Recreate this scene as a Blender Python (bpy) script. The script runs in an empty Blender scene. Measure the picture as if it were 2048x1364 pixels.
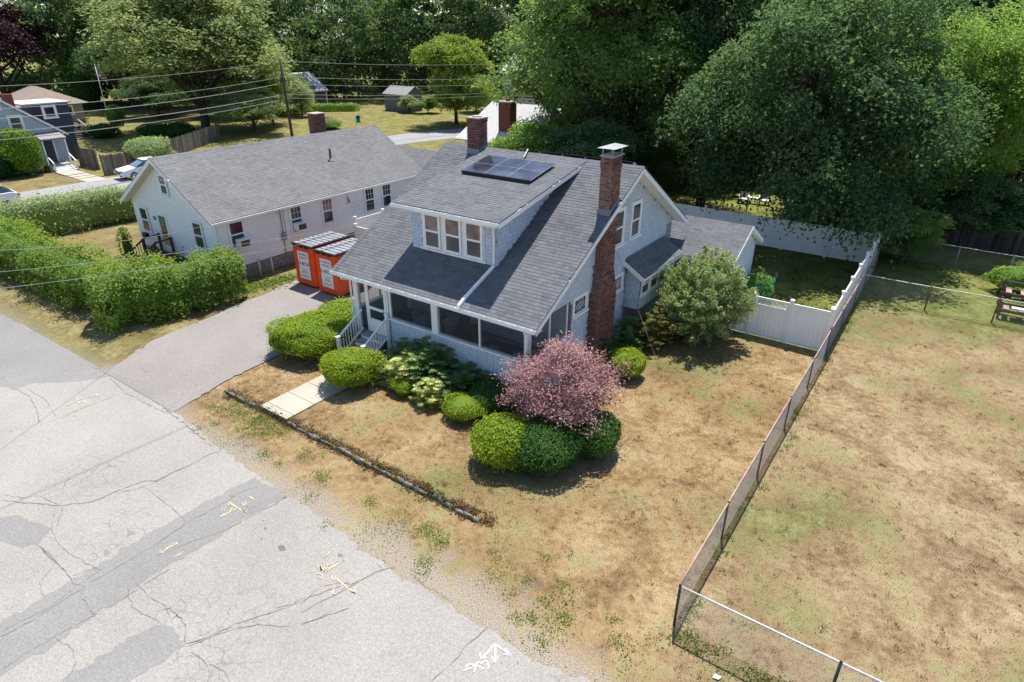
import bpy, math, random
import numpy as np
from mathutils import Matrix, Vector

# ------------------------------------------------------------------ camera, sky, sun, exposure
sc = bpy.context.scene
C = sc.collection
CAM = np.array([10.44, -15.656, 11.739])
cam_d = bpy.data.cameras.new('camera'); cam = bpy.data.objects.new('camera', cam_d); C.objects.link(cam)
cam_d.sensor_width = 36.0; cam_d.lens = 1266.93 / 2048 * 36; cam_d.clip_start = 0.1; cam_d.clip_end = 2000
_y, _p, _r = 0.612, -0.456, 0.004
_F = Vector((-math.sin(_y)*math.cos(_p), math.cos(_y)*math.cos(_p), math.sin(_p)))
_R0 = Vector((math.cos(_y), math.sin(_y), 0)); _U0 = _R0.cross(_F)
_R = _R0*math.cos(_r) + _U0*math.sin(_r); _U = -_R0*math.sin(_r) + _U0*math.cos(_r)
M = Matrix.Identity(4)
for i in range(3):
    M[i][0] = _R[i]; M[i][1] = _U[i]; M[i][2] = -_F[i]; M[i][3] = CAM[i]
cam.matrix_world = M
sc.camera = cam

world = bpy.data.worlds.new('World'); sc.world = world; world.use_nodes = True
wn = world.node_tree; wn.nodes.clear()
sky = wn.nodes.new('ShaderNodeTexSky'); sky.sky_type = 'NISHITA'; sky.sun_disc = False
SUN = Vector((-0.14, 0.37, 1.0)).normalized()
sky.sun_elevation = math.asin(SUN.z); sky.sun_rotation = math.atan2(SUN.x, SUN.y)
sky.air_density = 1.0; sky.dust_density = 0.4; sky.ozone_density = 2.5
bg = wn.nodes.new('ShaderNodeBackground'); bg.inputs['Strength'].default_value = 0.12
wo = wn.nodes.new('ShaderNodeOutputWorld')
wn.links.new(sky.outputs[0], bg.inputs['Color']); wn.links.new(bg.outputs[0], wo.inputs['Surface'])
sun_d = bpy.data.lights.new('sun', 'SUN'); sun_d.energy = 5.0; sun_d.angle = math.radians(0.53); sun_d.color = (1.0, 0.955, 0.89)
sun = bpy.data.objects.new('sun', sun_d); C.objects.link(sun)
sun.rotation_euler = SUN.to_track_quat('Z', 'Y').to_euler(); sun.location = (-20, 40, 60)
vs = sc.view_settings
vs.view_transform = 'Standard'; vs.look = 'None'; vs.gamma = 1.0; vs.exposure = 0.66; vs.use_curve_mapping = False
sc.cycles.use_denoising = True
sc.cycles.max_bounces = 7; sc.cycles.diffuse_bounces = 4; sc.cycles.transparent_max_bounces = 16; sc.cycles.transmission_bounces = 4
sc.cycles.sample_clamp_indirect = 6.0

# ------------------------------------------------------------------ helpers
ORG = {}
def tag(o, label=None, cat=None, group=None, kind=None):
    if label: o['label'] = label
    if cat: o['category'] = cat
    if group: o['group'] = group
    if kind: o['kind'] = kind
    return o
def thing(name, loc, label, cat, group=None):
    o = bpy.data.objects.new(name, None); C.objects.link(o); o.location = loc; o.empty_display_size = 0.2
    ORG[o.name] = np.array(loc, float)
    return tag(o, label, cat, group)
def setmesh(me, V, F):
    V = np.asarray(V, np.float32); 
    if isinstance(F, np.ndarray):
        n, k = F.shape
        me.vertices.add(len(V)); me.vertices.foreach_set('co', V.ravel())
        me.loops.add(n*k); me.loops.foreach_set('vertex_index', F.astype(np.int32).ravel())
        me.polygons.add(n); me.polygons.foreach_set('loop_start', np.arange(0, n*k, k, dtype=np.int32))
        me.update(calc_edges=True); me.shade_flat()
    else:
        me.from_pydata(V.tolist(), [], F); me.update()
def link(name, me, mat, parent=None, org=None, kind=None):
    if mat is not None and len(me.materials) == 0: me.materials.append(mat)
    o = bpy.data.objects.new(name, me); C.objects.link(o)
    if parent is not None:
        o.parent = parent; ORG[o.name] = ORG[parent.name]
    else:
        ORG[o.name] = np.zeros(3) if org is None else np.array(org, float)
    if kind: o['kind'] = kind
    return o
class MB:
    def __init__(s): s.v = []; s.f = []
    def add(s, V, F):
        b = len(s.v); s.v += [tuple(map(float, p)) for p in V]; s.f += [tuple(i+b for i in f) for f in F]; return s
    def box(s, x0, x1, y0, y1, z0, z1):
        V = [(x0,y0,z0),(x1,y0,z0),(x1,y1,z0),(x0,y1,z0),(x0,y0,z1),(x1,y0,z1),(x1,y1,z1),(x0,y1,z1)]
        return s.add(V, [(0,3,2,1),(4,5,6,7),(0,1,5,4),(1,2,6,5),(2,3,7,6),(3,0,4,7)])
    def obox(s, c, U, V, N, a, b, t):
        c, U, V, N = (np.array(q, float) for q in (c, U, V, N)); P = []
        for k in (-.5, .5):
            for i, j in ((-.5,-.5),(.5,-.5),(.5,.5),(-.5,.5)): P.append(c+U*a*i+V*b*j+N*t*k)
        return s.add(P, [(0,3,2,1),(4,5,6,7),(0,1,5,4),(1,2,6,5),(2,3,7,6),(3,0,4,7)])
    def prism(s, poly, vec):
        n = len(poly); P = [np.array(p, float) for p in poly]; Q = [p+np.array(vec, float) for p in P]
        return s.add(P+Q, [tuple(range(n))[::-1], tuple(range(n, 2*n))]+[(i,(i+1)%n,n+(i+1)%n,n+i) for i in range(n)])
    def px(s, yz, x0, x1): return s.prism([(x0,y,z) for y,z in yz], (x1-x0,0,0))
    def py(s, xz, y0, y1): return s.prism([(x,y0,z) for x,z in xz], (0,y1-y0,0))
    def bar(s, a, b, w, h=None):
        a, b = np.array(a, float), np.array(b, float); d = b-a; L = np.linalg.norm(d); d /= L
        up = np.array([0,0,1.]) if abs(d[2]) < .95 else np.array([0,1.,0]); u = np.cross(d, up); u /= np.linalg.norm(u); n = np.cross(u, d)
        return s.obox((a+b)/2, d, u, n, L, w, h or w)
    def tube(s, pts, rad, n=8, cap=True):
        pts = [np.array(p, float) for p in pts]; rad = rad if hasattr(rad, '__len__') else [rad]*len(pts); base = len(s.v); V = []
        for i, p in enumerate(pts):
            d = pts[min(i+1, len(pts)-1)]-pts[max(i-1, 0)]; d = d/(np.linalg.norm(d)+1e-9)
            up = np.array([0,0,1.]) if abs(d[2]) < .9 else np.array([1.,0,0]); u = np.cross(d, up); u /= np.linalg.norm(u); w = np.cross(d, u)
            for k in range(n):
                a = 2*math.pi*k/n; V.append(p+rad[i]*(math.cos(a)*u+math.sin(a)*w))
        F = [(i*n+k, i*n+(k+1)%n, (i+1)*n+(k+1)%n, (i+1)*n+k) for i in range(len(pts)-1) for k in range(n)]
        if cap: F += [tuple(range(n))[::-1], tuple((len(pts)-1)*n+k for k in range(n))]
        return s.add(V, F)
    def build(s, name, mat, parent=None, smooth=False, org=None, kind=None):
        o0 = ORG[parent.name] if parent is not None else (np.zeros(3) if org is None else np.array(org, float))
        me = bpy.data.meshes.new(name); me.from_pydata([tuple(np.array(p)-o0) for p in s.v], [], s.f); me.update()
        if smooth: me.polygons.foreach_set('use_smooth', [True]*len(me.polygons))
        o = link(name, me, mat, parent, org, kind)
        if parent is None and org is not None: o.location = org
        return o
def copy_tree(o, parent=None):
    c = o.copy(); C.objects.link(c); c.parent = parent
    ORG[c.name] = ORG.get(o.name, np.zeros(3))
    for ch in list(o.children): copy_tree(ch, c)
    return c

# ------------------------------------------------------------------ materials
def newmat(name):
    m = bpy.data.materials.new(name); m.use_nodes = True; nt = m.node_tree; nt.nodes.clear()
    out = nt.nodes.new('ShaderNodeOutputMaterial'); return m, nt, out
def nd(nt, t, **kw):
    n = nt.nodes.new('ShaderNode'+t)
    for k, v in kw.items():
        if hasattr(n, k): setattr(n, k, v)
    return n
def mth(nt, op, a, b=None, c=None, clamp=False):
    n = nt.nodes.new('ShaderNodeMath'); n.operation = op; n.use_clamp = clamp
    for i, q in enumerate((a, b, c)):
        if q is None: continue
        if isinstance(q, (int, float)): n.inputs[i].default_value = q
        else: nt.links.new(q, n.inputs[i])
    return n.outputs[0]
def mixc(nt, f, a, b, mode='MIX'):
    n = nt.nodes.new('ShaderNodeMix'); n.data_type = 'RGBA'; n.blend_type = mode
    for s, q in ((n.inputs[0], f), (n.inputs[6], a), (n.inputs[7], b)):
        if isinstance(q, (int, float)): s.default_value = q
        elif isinstance(q, tuple): s.default_value = (*q[:3], 1)
        else: nt.links.new(q, s)
    return n.outputs[2]
def noise(nt, scale, detail=3, rough=.55, vec=None, dist=0):
    n = nt.nodes.new('ShaderNodeTexNoise'); n.inputs['Scale'].default_value = scale; n.inputs['Detail'].default_value = detail
    n.inputs['Roughness'].default_value = rough; n.inputs['Distortion'].default_value = dist
    if vec is None:
        g = nt.nodes.new('ShaderNodeNewGeometry'); vec = g.outputs['Position']
    nt.links.new(vec, n.inputs['Vector']); return n.outputs['Fac']
def ramp(nt, f, stops):
    n = nt.nodes.new('ShaderNodeValToRGB'); e = n.color_ramp.elements
    while len(e) < len(stops): e.new(0.5)
    for el, (p, c) in zip(e, stops):
        el.position = p; el.color = (*c, 1) if len(c) == 3 else c
    nt.links.new(f, n.inputs[0]); return n.outputs[0]
def mapr(nt, f, a, b, c=0.0, d=1.0, smooth=True):
    n = nt.nodes.new('ShaderNodeMapRange'); n.interpolation_type = 'SMOOTHSTEP' if smooth else 'LINEAR'; n.clamp = True
    nt.links.new(f, n.inputs[0])
    for i, v in enumerate((a, b, c, d)): n.inputs[i+1].default_value = v
    return n.outputs[0]
def bsdf(nt, out, col, rough=.7, spec=.3, metal=0.0, bumpf=None, bumps=.3, bumpd=.01):
    p = nt.nodes.new('ShaderNodeBsdfPrincipled')
    for k, v in (('Base Color', col), ('Roughness', rough), ('Specular IOR Level', spec), ('Metallic', metal)):
        s = p.inputs[k]
        if isinstance(v, tuple): s.default_value = (*v[:3], 1)
        elif isinstance(v, (int, float)): s.default_value = v
        else: nt.links.new(v, s)
    if bumpf is not None:
        b = nt.nodes.new('ShaderNodeBump'); b.inputs['Strength'].default_value = bumps; b.inputs['Distance'].default_value = bumpd
        nt.links.new(bumpf, b.inputs['Height']); nt.links.new(b.outputs[0], p.inputs['Normal'])
    nt.links.new(p.outputs[0], out.inputs['Surface']); return p
def mplain(name, col, rough=.6, spec=.3, metal=0.0, ns=6.0, na=.18, bump=0.0, bs=60.0):
    m, nt, out = newmat(name)
    n1 = noise(nt, ns, 5, .6); f = mapr(nt, n1, .3, .75, 1-na, 1+na*.6, False)
    g = nd(nt, 'CombineColor'); 
    for i in range(3): nt.links.new(f, g.inputs[i])
    c = mixc(nt, 1.0, col, g.outputs[0], 'MULTIPLY')
    bsdf(nt, out, c, rough, spec, metal, noise(nt, bs, 2) if bump else None, bump, .01); return m
def isl(nt):
    g = nd(nt, 'NewGeometry'); o = nd(nt, 'ObjectInfo')
    return mth(nt, 'FRACT', mth(nt, 'ADD', mth(nt, 'MULTIPLY', g.outputs['Random Per Island'], 1.0), mth(nt, 'MULTIPLY', o.outputs['Random'], 7.31)))
def mtile(name, stops, rough=.85, spec=.2, ns=1.2, na=.25, fine=90.0, fa=.25):
    m, nt, out = newmat(name); c = ramp(nt, isl(nt), stops)
    f = mth(nt, 'MULTIPLY', mapr(nt, noise(nt, ns, 4, .6), .3, .7, 1-na, 1+na*.5, False), mapr(nt, noise(nt, fine, 2, .7), .3, .7, 1-fa, 1+fa, False))
    g = nd(nt, 'CombineColor')
    for i in range(3): nt.links.new(f, g.inputs[i])
    bsdf(nt, out, mixc(nt, 1.0, c, g.outputs[0], 'MULTIPLY'), rough, spec); return m
def mleaf(name, c1, c2, trans=.35, tcol=None, rough=.6, spec=.15):
    m, nt, out = newmat(name)
    a = nd(nt, 'Attribute'); a.attribute_name = 'tint'; oi = nd(nt, 'ObjectInfo')
    f = mth(nt, 'ADD', a.outputs['Fac'], mth(nt, 'MULTIPLY', mth(nt, 'SUBTRACT', oi.outputs['Random'], .5), .16), clamp=True)
    col = mixc(nt, f, c1, c2)
    p = nt.nodes.new('ShaderNodeBsdfPrincipled'); nt.links.new(col, p.inputs['Base Color'])
    p.inputs['Roughness'].default_value = rough; p.inputs['Specular IOR Level'].default_value = spec
    t = nt.nodes.new('ShaderNodeBsdfTranslucent')
    tc = tcol or tuple(min(1, x*y) for x, y in zip(c2, (1.9, 1.7, .8)))
    nt.links.new(mixc(nt, .6, col, tc), t.inputs['Color'])
    x = nt.nodes.new('ShaderNodeMixShader'); x.inputs[0].default_value = trans
    nt.links.new(p.outputs[0], x.inputs[1]); nt.links.new(t.outputs[0], x.inputs[2]); nt.links.new(x.outputs[0], out.inputs['Surface']); return m
def mglass(name, col=(.02,.025,.03), rough=.06):
    m, nt, out = newmat(name)
    c = mixc(nt, mapr(nt, noise(nt, .9, 3), .35, .65), col, tuple(min(1, v*2.6+.012) for v in col))
    bsdf(nt, out, c, rough, .6); return m

MT = {}
MT['roof'] = mtile('roof_shingle_grey', [(0,(.114,.120,.130)),(.15,(.118,.124,.134)),(.2,(.132,.137,.146)),(.75,(.145,.149,.157)),(1,(.158,.161,.168))], .9, .15, .8, .14)
MT['roof_n'] = mtile('roof_shingle_mauve_grey', [(0,(.160,.159,.162)),(.15,(.164,.163,.166)),(.2,(.176,.174,.176)),(.75,(.188,.186,.187)),(1,(.20,.198,.199))], .9, .15, .8, .14)
MT['deck'] = mplain('roof_underlay', (.12,.12,.125), .9, .1)
MT['blue'] = mtile('blue_grey_wall_shingle', [(0,(.475,.545,.63)),(.5,(.51,.58,.665)),(1,(.55,.62,.705))], .75, .2, .6, .07, 60, .05)
MT['bluew'] = mplain('blue_grey_backing_joint_shade', (.24,.275,.32), .75, .2)  # wall backing, darkened so shingle gaps read as painted shadow lines
MT['white'] = mplain('white_paint', (.86,.86,.85), .45, .35, 0, 3, .10)
MT['whiter'] = mplain('white_vinyl', (.87,.87,.875), .38, .4, 0, 1.1, .10)
MT['siding'] = mtile('white_clapboard', [(0,(.85,.845,.85)),(1,(.89,.885,.885))], .55, .3, .4, .04, 40, .02)
MT['foundation'] = mplain('concrete_block_foundation', (.30,.275,.255), .9, .1, 0, 5, .3, .5, 40)
MT['brick'] = mtile('red_brick', [(0,(.085,.045,.04)),(.25,(.16,.072,.055)),(.7,(.215,.098,.072)),(1,(.29,.15,.115))], .9, .15, 2.2, .35, 70, .3)
MT['brickd'] = mtile('dark_weathered_brick', [(0,(.06,.028,.03)),(.3,(.13,.045,.045)),(.8,(.19,.065,.058)),(1,(.25,.10,.085))], .9, .15, 2.2, .3, 70, .3)
MT['mortar'] = mplain('mortar', (.46,.41,.37), .95, .1, 0, 8, .25)
MT['lead'] = mplain('lead_flashing', (.20,.24,.29), .5, .4, .3)
MT['metal'] = mplain('galvanised_metal', (.36,.37,.37), .45, .5, .6, 3, .2)
MT['capm'] = mplain('dull_cap_metal', (.30,.31,.32), .6, .4, .1, 3, .2)
MT['dmetal'] = mplain('dark_metal', (.05,.05,.055), .45, .4, .5)
MT['rail'] = mplain('pale_galvanised_rail', (.52,.52,.52), .5, .4, .2)
MT['rust'] = mplain('rusty_pipe', (.17,.075,.04), .8, .2, .2, 12, .45)
MT['rustrail'] = mplain('weathered_pink_rail', (.45,.30,.25), .7, .3, .1, 3, .3)
MT['black'] = mplain('black_plastic', (.018,.018,.022), .4, .4)
MT['glass'] = mglass('window_glass')
MT['glassc'] = mglass('curtained_glass', (.10,.07,.066), .08)
MT['glassb'] = mglass('bluish_glass', (.05,.07,.09), .05)
MT['curtain'] = mplain('pale_curtain', (.42,.33,.31), .9, .1, 0, 4, .35)
MT['panel'] = mglass('solar_cell', (.022,.024,.034), .12)
MT['concrete'] = mplain('pale_concrete', (.42,.385,.31), .9, .15, 0, 1.3, .16, .3, 120)
def mstone():
    m, nt, out = newmat('mossy_stone'); c = ramp(nt, noise(nt, 7, 5, .65), [(.34,(.075,.065,.055)),(.47,(.17,.152,.13)),(.56,(.24,.22,.195)),(.70,(.36,.34,.31))])
    c = mixc(nt, mapr(nt, noise(nt, 3.2, 4, .6), .52, .60), c, (.12,.105,.022)); bsdf(nt, out, c, .95, .1, 0, noise(nt, 25, 4, .7), .8, .03); return m
MT['stone'] = mstone()
MT['orange'] = mplain('orange_vinyl_cover', (.78,.085,.012), .42, .35, 0, 2.2, .12)
MT['sticker'] = mplain('white_sticker', (.80,.78,.76), .5, .3, 0, 3, .05)
MT['ink'] = mplain('black_ink', (.025,.025,.03), .6, .2)
MT['redink'] = mplain('orange_red_ink', (.62,.12,.05), .6, .2)
MT['wood'] = mplain('dark_brown_wood', (.11,.065,.05), .85, .15, 0, 7, .4)
MT['redwood'] = mplain('redwood_stain', (.125,.072,.062), .8, .2, 0, 7, .35)
MT['redwood2'] = mplain('faded_redwood_board', (.36,.26,.215), .85, .15, 0, 7, .3)
MT['greywood'] = mtile('weathered_grey_wood', [(0,(.10,.085,.075)),(.5,(.165,.145,.13)),(1,(.24,.215,.19))], .95, .1, 2, .3)
MT['blackwood'] = mtile('dark_stockade_wood', [(0,(.045,.038,.036)),(.5,(.075,.064,.06)),(1,(.11,.095,.09))], .95, .1, 2, .3)
MT['bark'] = mplain('bark', (.085,.068,.055), .95, .1, 0, 5, .45, .8, 18)
MT['floorb'] = mplain('grey_porch_floor', (.16,.165,.17), .7, .2, 0, 3, .25)
MT['wicker'] = mplain('grey_wicker', (.32,.33,.34), .8, .2, 0, 25, .35)
MT['rugdark'] = mplain('dark_rug', (.05,.028,.028), .95, .05)
MT['ruglight'] = mplain('beige_rug_block', (.26,.20,.16), .95, .05)
MT['wire'] = mplain('pale_cable', (.30,.29,.28), .6, .3)
MT['dwire'] = mplain('dark_cable', (.04,.04,.04), .6, .3)
MT['yellow'] = mplain('faded_yellow_paint', (.52,.46,.32), .85, .1, 0, 14, .35)
MT['wpaint'] = mplain('white_road_paint', (.78,.77,.75), .85, .1, 0, 14, .15)
MT['crack'] = mplain('road_crack', (.21,.188,.165), .95, .05, 0, 5, .5)
MT['carpaint'] = mplain('white_car_paint', (.78,.79,.80), .18, .5, 0, 1, .03)
MT['tyre'] = mplain('tyre_rubber', (.02,.02,.021), .8, .2)
MT['redlamp'] = mplain('red_tail_lamp', (.5,.015,.02), .2, .5)
MT['green'] = mplain('green_netting', (.02,.30,.20), .7, .2)
MT['slate'] = mplain('blue_grey_clapboard', (.44,.50,.56), .7, .2, 0, 4, .10)
MT['navy'] = mplain('navy_siding', (.045,.06,.09), .7, .2)
MT['brownroof'] = mplain('brown_roofing', (.26,.21,.175), .9, .1, 0, 3, .2, .4, 30)
MT['paleroof'] = mplain('pale_grey_roofing', (.46,.455,.45), .85, .1, 0, 3, .14, .3, 30)
MT['midroof'] = mplain('grey_roofing', (.28,.27,.27), .9, .1, 0, 3, .2, .4, 30)
MT['beige'] = mplain('cream_siding', (.66,.63,.52), .7, .2, 0, 3, .08)
MT['greyhouse'] = mplain('grey_siding_and_gap_shade', (.30,.29,.27), .8, .2, 0, 3, .12)
MT['brownhouse'] = mplain('brown_shingle_wall', (.12,.09,.08), .9, .1, 0, 5, .3)
MT['shed'] = mplain('blue_grey_shed_paint', (.165,.185,.20), .8, .2, 0, 4, .15)
MT['brickfar'] = mplain('plain_brick', (.20,.075,.06), .9, .1, 0, 8, .4)
MT['bluedoor'] = mplain('dark_blue_door', (.03,.055,.10), .4, .4)
MT['ceil'] = mplain('porch_ceiling', (.45,.46,.47), .8, .1)
MT['acg'] = mplain('ac_grille', (.10,.08,.075), .7, .2)
def mscreen():
    m, nt, out = newmat('insect_screen')
    t = nd(nt, 'BsdfTransparent'); d = nd(nt, 'BsdfDiffuse'); d.inputs[0].default_value = (.10,.11,.12,1)
    x = nd(nt, 'MixShader'); x.inputs[0].default_value = .20
    nt.links.new(t.outputs[0], x.inputs[1]); nt.links.new(d.outputs[0], x.inputs[2]); nt.links.new(x.outputs[0], out.inputs['Surface']); return m
MT['screen'] = mscreen()
MT['flagm'] = None
def mflag():
    m, nt, out = newmat('striped_flag_cloth')
    tc = nd(nt, 'TexCoord'); s = nd(nt, 'SeparateXYZ'); nt.links.new(tc.outputs['Generated'], s.inputs[0])
    st = mth(nt, 'GREATER_THAN', mth(nt, 'FRACT', mth(nt, 'MULTIPLY', s.outputs[2], 6.5)), .5)
    c = mixc(nt, st, (.55,.05,.06), (.75,.73,.72))
    cant = mth(nt, 'MULTIPLY', mth(nt, 'LESS_THAN', s.outputs[1], .38), mth(nt, 'GREATER_THAN', s.outputs[2], .62))
    bsdf(nt, out, mixc(nt, cant, c, (.10,.14,.30)), .9, .1); return m
MT['flagm'] = mflag()
# foliage
MT['lf_dark'] = mleaf('leaf_dark_maple', (.042,.096,.050), (.155,.24,.088), .46, (.20,.32,.085))
MT['lf_mid'] = mleaf('leaf_mid_green', (.085,.17,.055), (.25,.36,.10), .50, (.34,.48,.10))
MT['lf_olive'] = mleaf('leaf_olive_oak', (.13,.19,.07), (.29,.35,.13), .50, (.42,.50,.16))
MT['lf_lime'] = mleaf('leaf_lime', (.12,.20,.03), (.25,.34,.065), .42)
MT['lf_light'] = mleaf('leaf_light_green', (.11,.225,.045), (.27,.40,.08), .52, (.42,.58,.10))
MT['lf_purple'] = mleaf('leaf_purple_beech', (.022,.012,.018), (.07,.030,.036), .2, (.10,.03,.035))
MT['lf_jap'] = mleaf('leaf_red_maple', (.19,.09,.093), (.64,.42,.41), .35, (.45,.14,.13))
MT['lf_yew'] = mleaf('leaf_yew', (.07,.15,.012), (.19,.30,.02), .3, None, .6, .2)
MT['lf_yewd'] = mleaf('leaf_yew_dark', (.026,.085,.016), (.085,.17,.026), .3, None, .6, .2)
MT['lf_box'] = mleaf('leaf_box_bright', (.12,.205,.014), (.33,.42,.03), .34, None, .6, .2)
MT['lf_rhod'] = mleaf('leaf_rhododendron', (.036,.095,.025), (.12,.21,.05), .28, None, .35, .4)
MT['lf_var'] = mleaf('leaf_variegated', (.10,.19,.03), (.55,.55,.20), .3, None, .4, .35)
MT['lf_hedge'] = mleaf('leaf_hedge', (.075,.155,.026), (.27,.37,.08), .40)
MT['lf_sage'] = mleaf('leaf_grey_green', (.12,.20,.075), (.38,.46,.25), .42)
MT['lf_rust'] = mleaf('leaf_green_rust', (.05,.08,.015), (.17,.13,.03), .3)
MT['lf_arb'] = mleaf('leaf_arborvitae', (.018,.06,.012), (.05,.12,.02), .2)
MT['lf_wood'] = mleaf('leaf_far_wood', (.032,.075,.045), (.125,.20,.08), .42)
MT['weed'] = mleaf('leaf_weed', (.09,.16,.03), (.18,.26,.05), .3)
CRACKS=[[(-9.3,-12.47),(-8.52,-12.04),(-7.69,-11.58),(-7.14,-11.0),(-7.07,-10.37),(-6.88,-9.71),(-6.59,-9.5),(-6.57,-8.92),(-6.49,-8.36),(-6.53,-7.85),(-6.39,-7.52)],[(-6.61,-9.85),(-5.95,-9.84),(-5.28,-9.86),(-4.77,-9.87),(-4.29,-9.94),(-4.12,-10.1),(-4.12,-10.43),(-4.09,-10.84)],[(-13.12,-11.16),(-12.87,-10.56),(-12.67,-10.06),(-12.55,-9.51),(-12.59,-8.88),(-12.55,-8.25),(-12.59,-7.56)],[(-16.0,-9.45),(-14.42,-9.38),(-12.75,-9.66)],[(-16.05,-9.7),(-15.03,-9.61),(-13.9,-9.81),(-12.81,-10.15)],[(-4.12,-14.25),(-4.03,-13.72),(-4.07,-13.01),(-4.12,-12.24),(-4.1,-11.56),(-4.09,-10.84),(-4.2,-9.99),(-4.12,-9.04),(-4.12,-8.28),(-3.97,-7.9)],[(-3.17,-14.57),(-3.21,-14.12),(-3.17,-13.57),(-3.1,-13.06),(-2.99,-12.49),(-3.02,-11.64),(-2.99,-11.06)],[(-6.57,-12.6),(-5.86,-12.61),(-5.12,-12.58),(-4.43,-12.65),(-4.12,-12.52),(-3.9,-12.72),(-3.16,-12.78),(-2.98,-12.81)],[(-6.52,-12.57),(-5.53,-12.57),(-5.1,-13.12),(-4.6,-13.21)],[(-3.06,-13.57),(-2.57,-13.48),(-2.08,-13.6),(-1.85,-13.84)],[(-1.99,-11.95),(-1.86,-11.69),(-1.14,-11.75),(-0.67,-12.02),(-0.41,-11.62),(-0.26,-11.13),(0.04,-10.59),(0.32,-10.15),(0.54,-9.56),(0.92,-8.8)],[(-0.61,-12.06),(-0.4,-11.68),(-0.15,-11.2),(0.18,-10.81),(0.63,-10.57),(1.07,-10.06),(1.49,-9.32)],[(-3.67,-11.06),(-3.48,-10.4),(-3.1,-9.54),(-3.05,-9.0),(-2.94,-8.32),(-2.88,-7.72)],[(-14.24,-7.29),(-12.36,-7.5),(-11.12,-7.43),(-9.8,-7.37)],[(-6.75,-12.08),(-7.64,-11.54),(-7.14,-11.0)],[(-6.96,-10.43),(-6.72,-10.0),(-6.54,-9.53),(-6.58,-9.07),(-6.5,-8.73)],[(-3.21,-11.78),(-2.66,-11.83),(-2.01,-11.72),(-1.6,-11.83)],[(-3.25,-11.98),(-2.58,-12.2),(-2.11,-12.12),(-1.65,-12.03)],[(-2.01,-11.37),(-1.58,-11.5),(-1.53,-11.87)],[(-0.42,-12.06),(0.05,-12.02),(0.39,-12.12),(0.53,-12.25)],[(0.19,-11.99),(0.59,-11.91),(0.89,-11.99)],[(-7.8,-11.66),(-6.86,-12.15),(-6.12,-12.28),(-5.36,-12.26),(-4.44,-12.09)],[(-9.66,-12.35),(-8.97,-12.11),(-8.64,-11.75),(-7.69,-11.58)],[(-4.26,-14.2),(-4.12,-13.29),(-4.29,-12.55),(-4.35,-12.03)],[(-4.31,-12.04),(-4.54,-12.16),(-4.68,-12.54)],[(-0.41,-11.62),(-0.41,-11.39),(-0.79,-11.26)],[(0.1,-10.51),(0.09,-10.31),(0.35,-10.04),(0.37,-9.77)],[(0.68,-10.08),(0.8,-9.62),(0.95,-9.17),(1.07,-8.73),(1.17,-8.25),(1.46,-7.81)],[(4.23,-9.62),(4.27,-9.25),(4.32,-8.93),(4.28,-8.55),(4.39,-7.93)],[(0.8,-7.76),(1.02,-8.01),(1.31,-8.07)],[(2.01,-7.77),(2.44,-7.83),(2.9,-7.79),(3.42,-7.84)],[(0.96,-10.3),(1.09,-10.02),(1.25,-9.54)],[(0.48,-9.92),(0.44,-9.32),(0.73,-8.97),(1.07,-8.73)]]
PATCHES=[[(-4.37,-7.71),(-2.95,-7.71),(-3.0,-8.12),(-3.1,-9.26),(-3.06,-10.52),(-3.2,-11.55),(-3.05,-12.19),(-3.05,-12.78),(-2.95,-13.71),(-3.04,-14.62),(-3.23,-15.75),(-4.67,-15.36),(-4.56,-14.09),(-4.53,-13.33),(-4.6,-12.58),(-4.6,-11.91),(-4.61,-10.56),(-4.56,-9.35),(-4.52,-8.56)],[(-1.89,-13.96),(-1.84,-13.42),(-1.8,-12.75),(-1.67,-12.13),(-1.45,-11.97),(-0.64,-12.04),(-0.65,-12.41),(-0.72,-12.84),(-0.76,-13.16),(-0.87,-13.72),(-1.96,-14.49)],[(-8.92,-13.05),(-8.49,-12.75),(-8.23,-12.44),(-7.8,-12.37),(-6.91,-12.13),(-6.57,-12.6),(-6.98,-12.95),(-7.44,-13.11),(-7.54,-13.5)],[(-18.46,-12.37),(-16.69,-9.94),(-15.95,-9.72),(-16.03,-9.24),(-14.75,-8.1),(-14.02,-6.96),(-15.32,-7.15),(-15.98,-7.11),(-19.53,-7.15),(-24.44,-7.28),(-33.84,-8.55)]]
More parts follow.
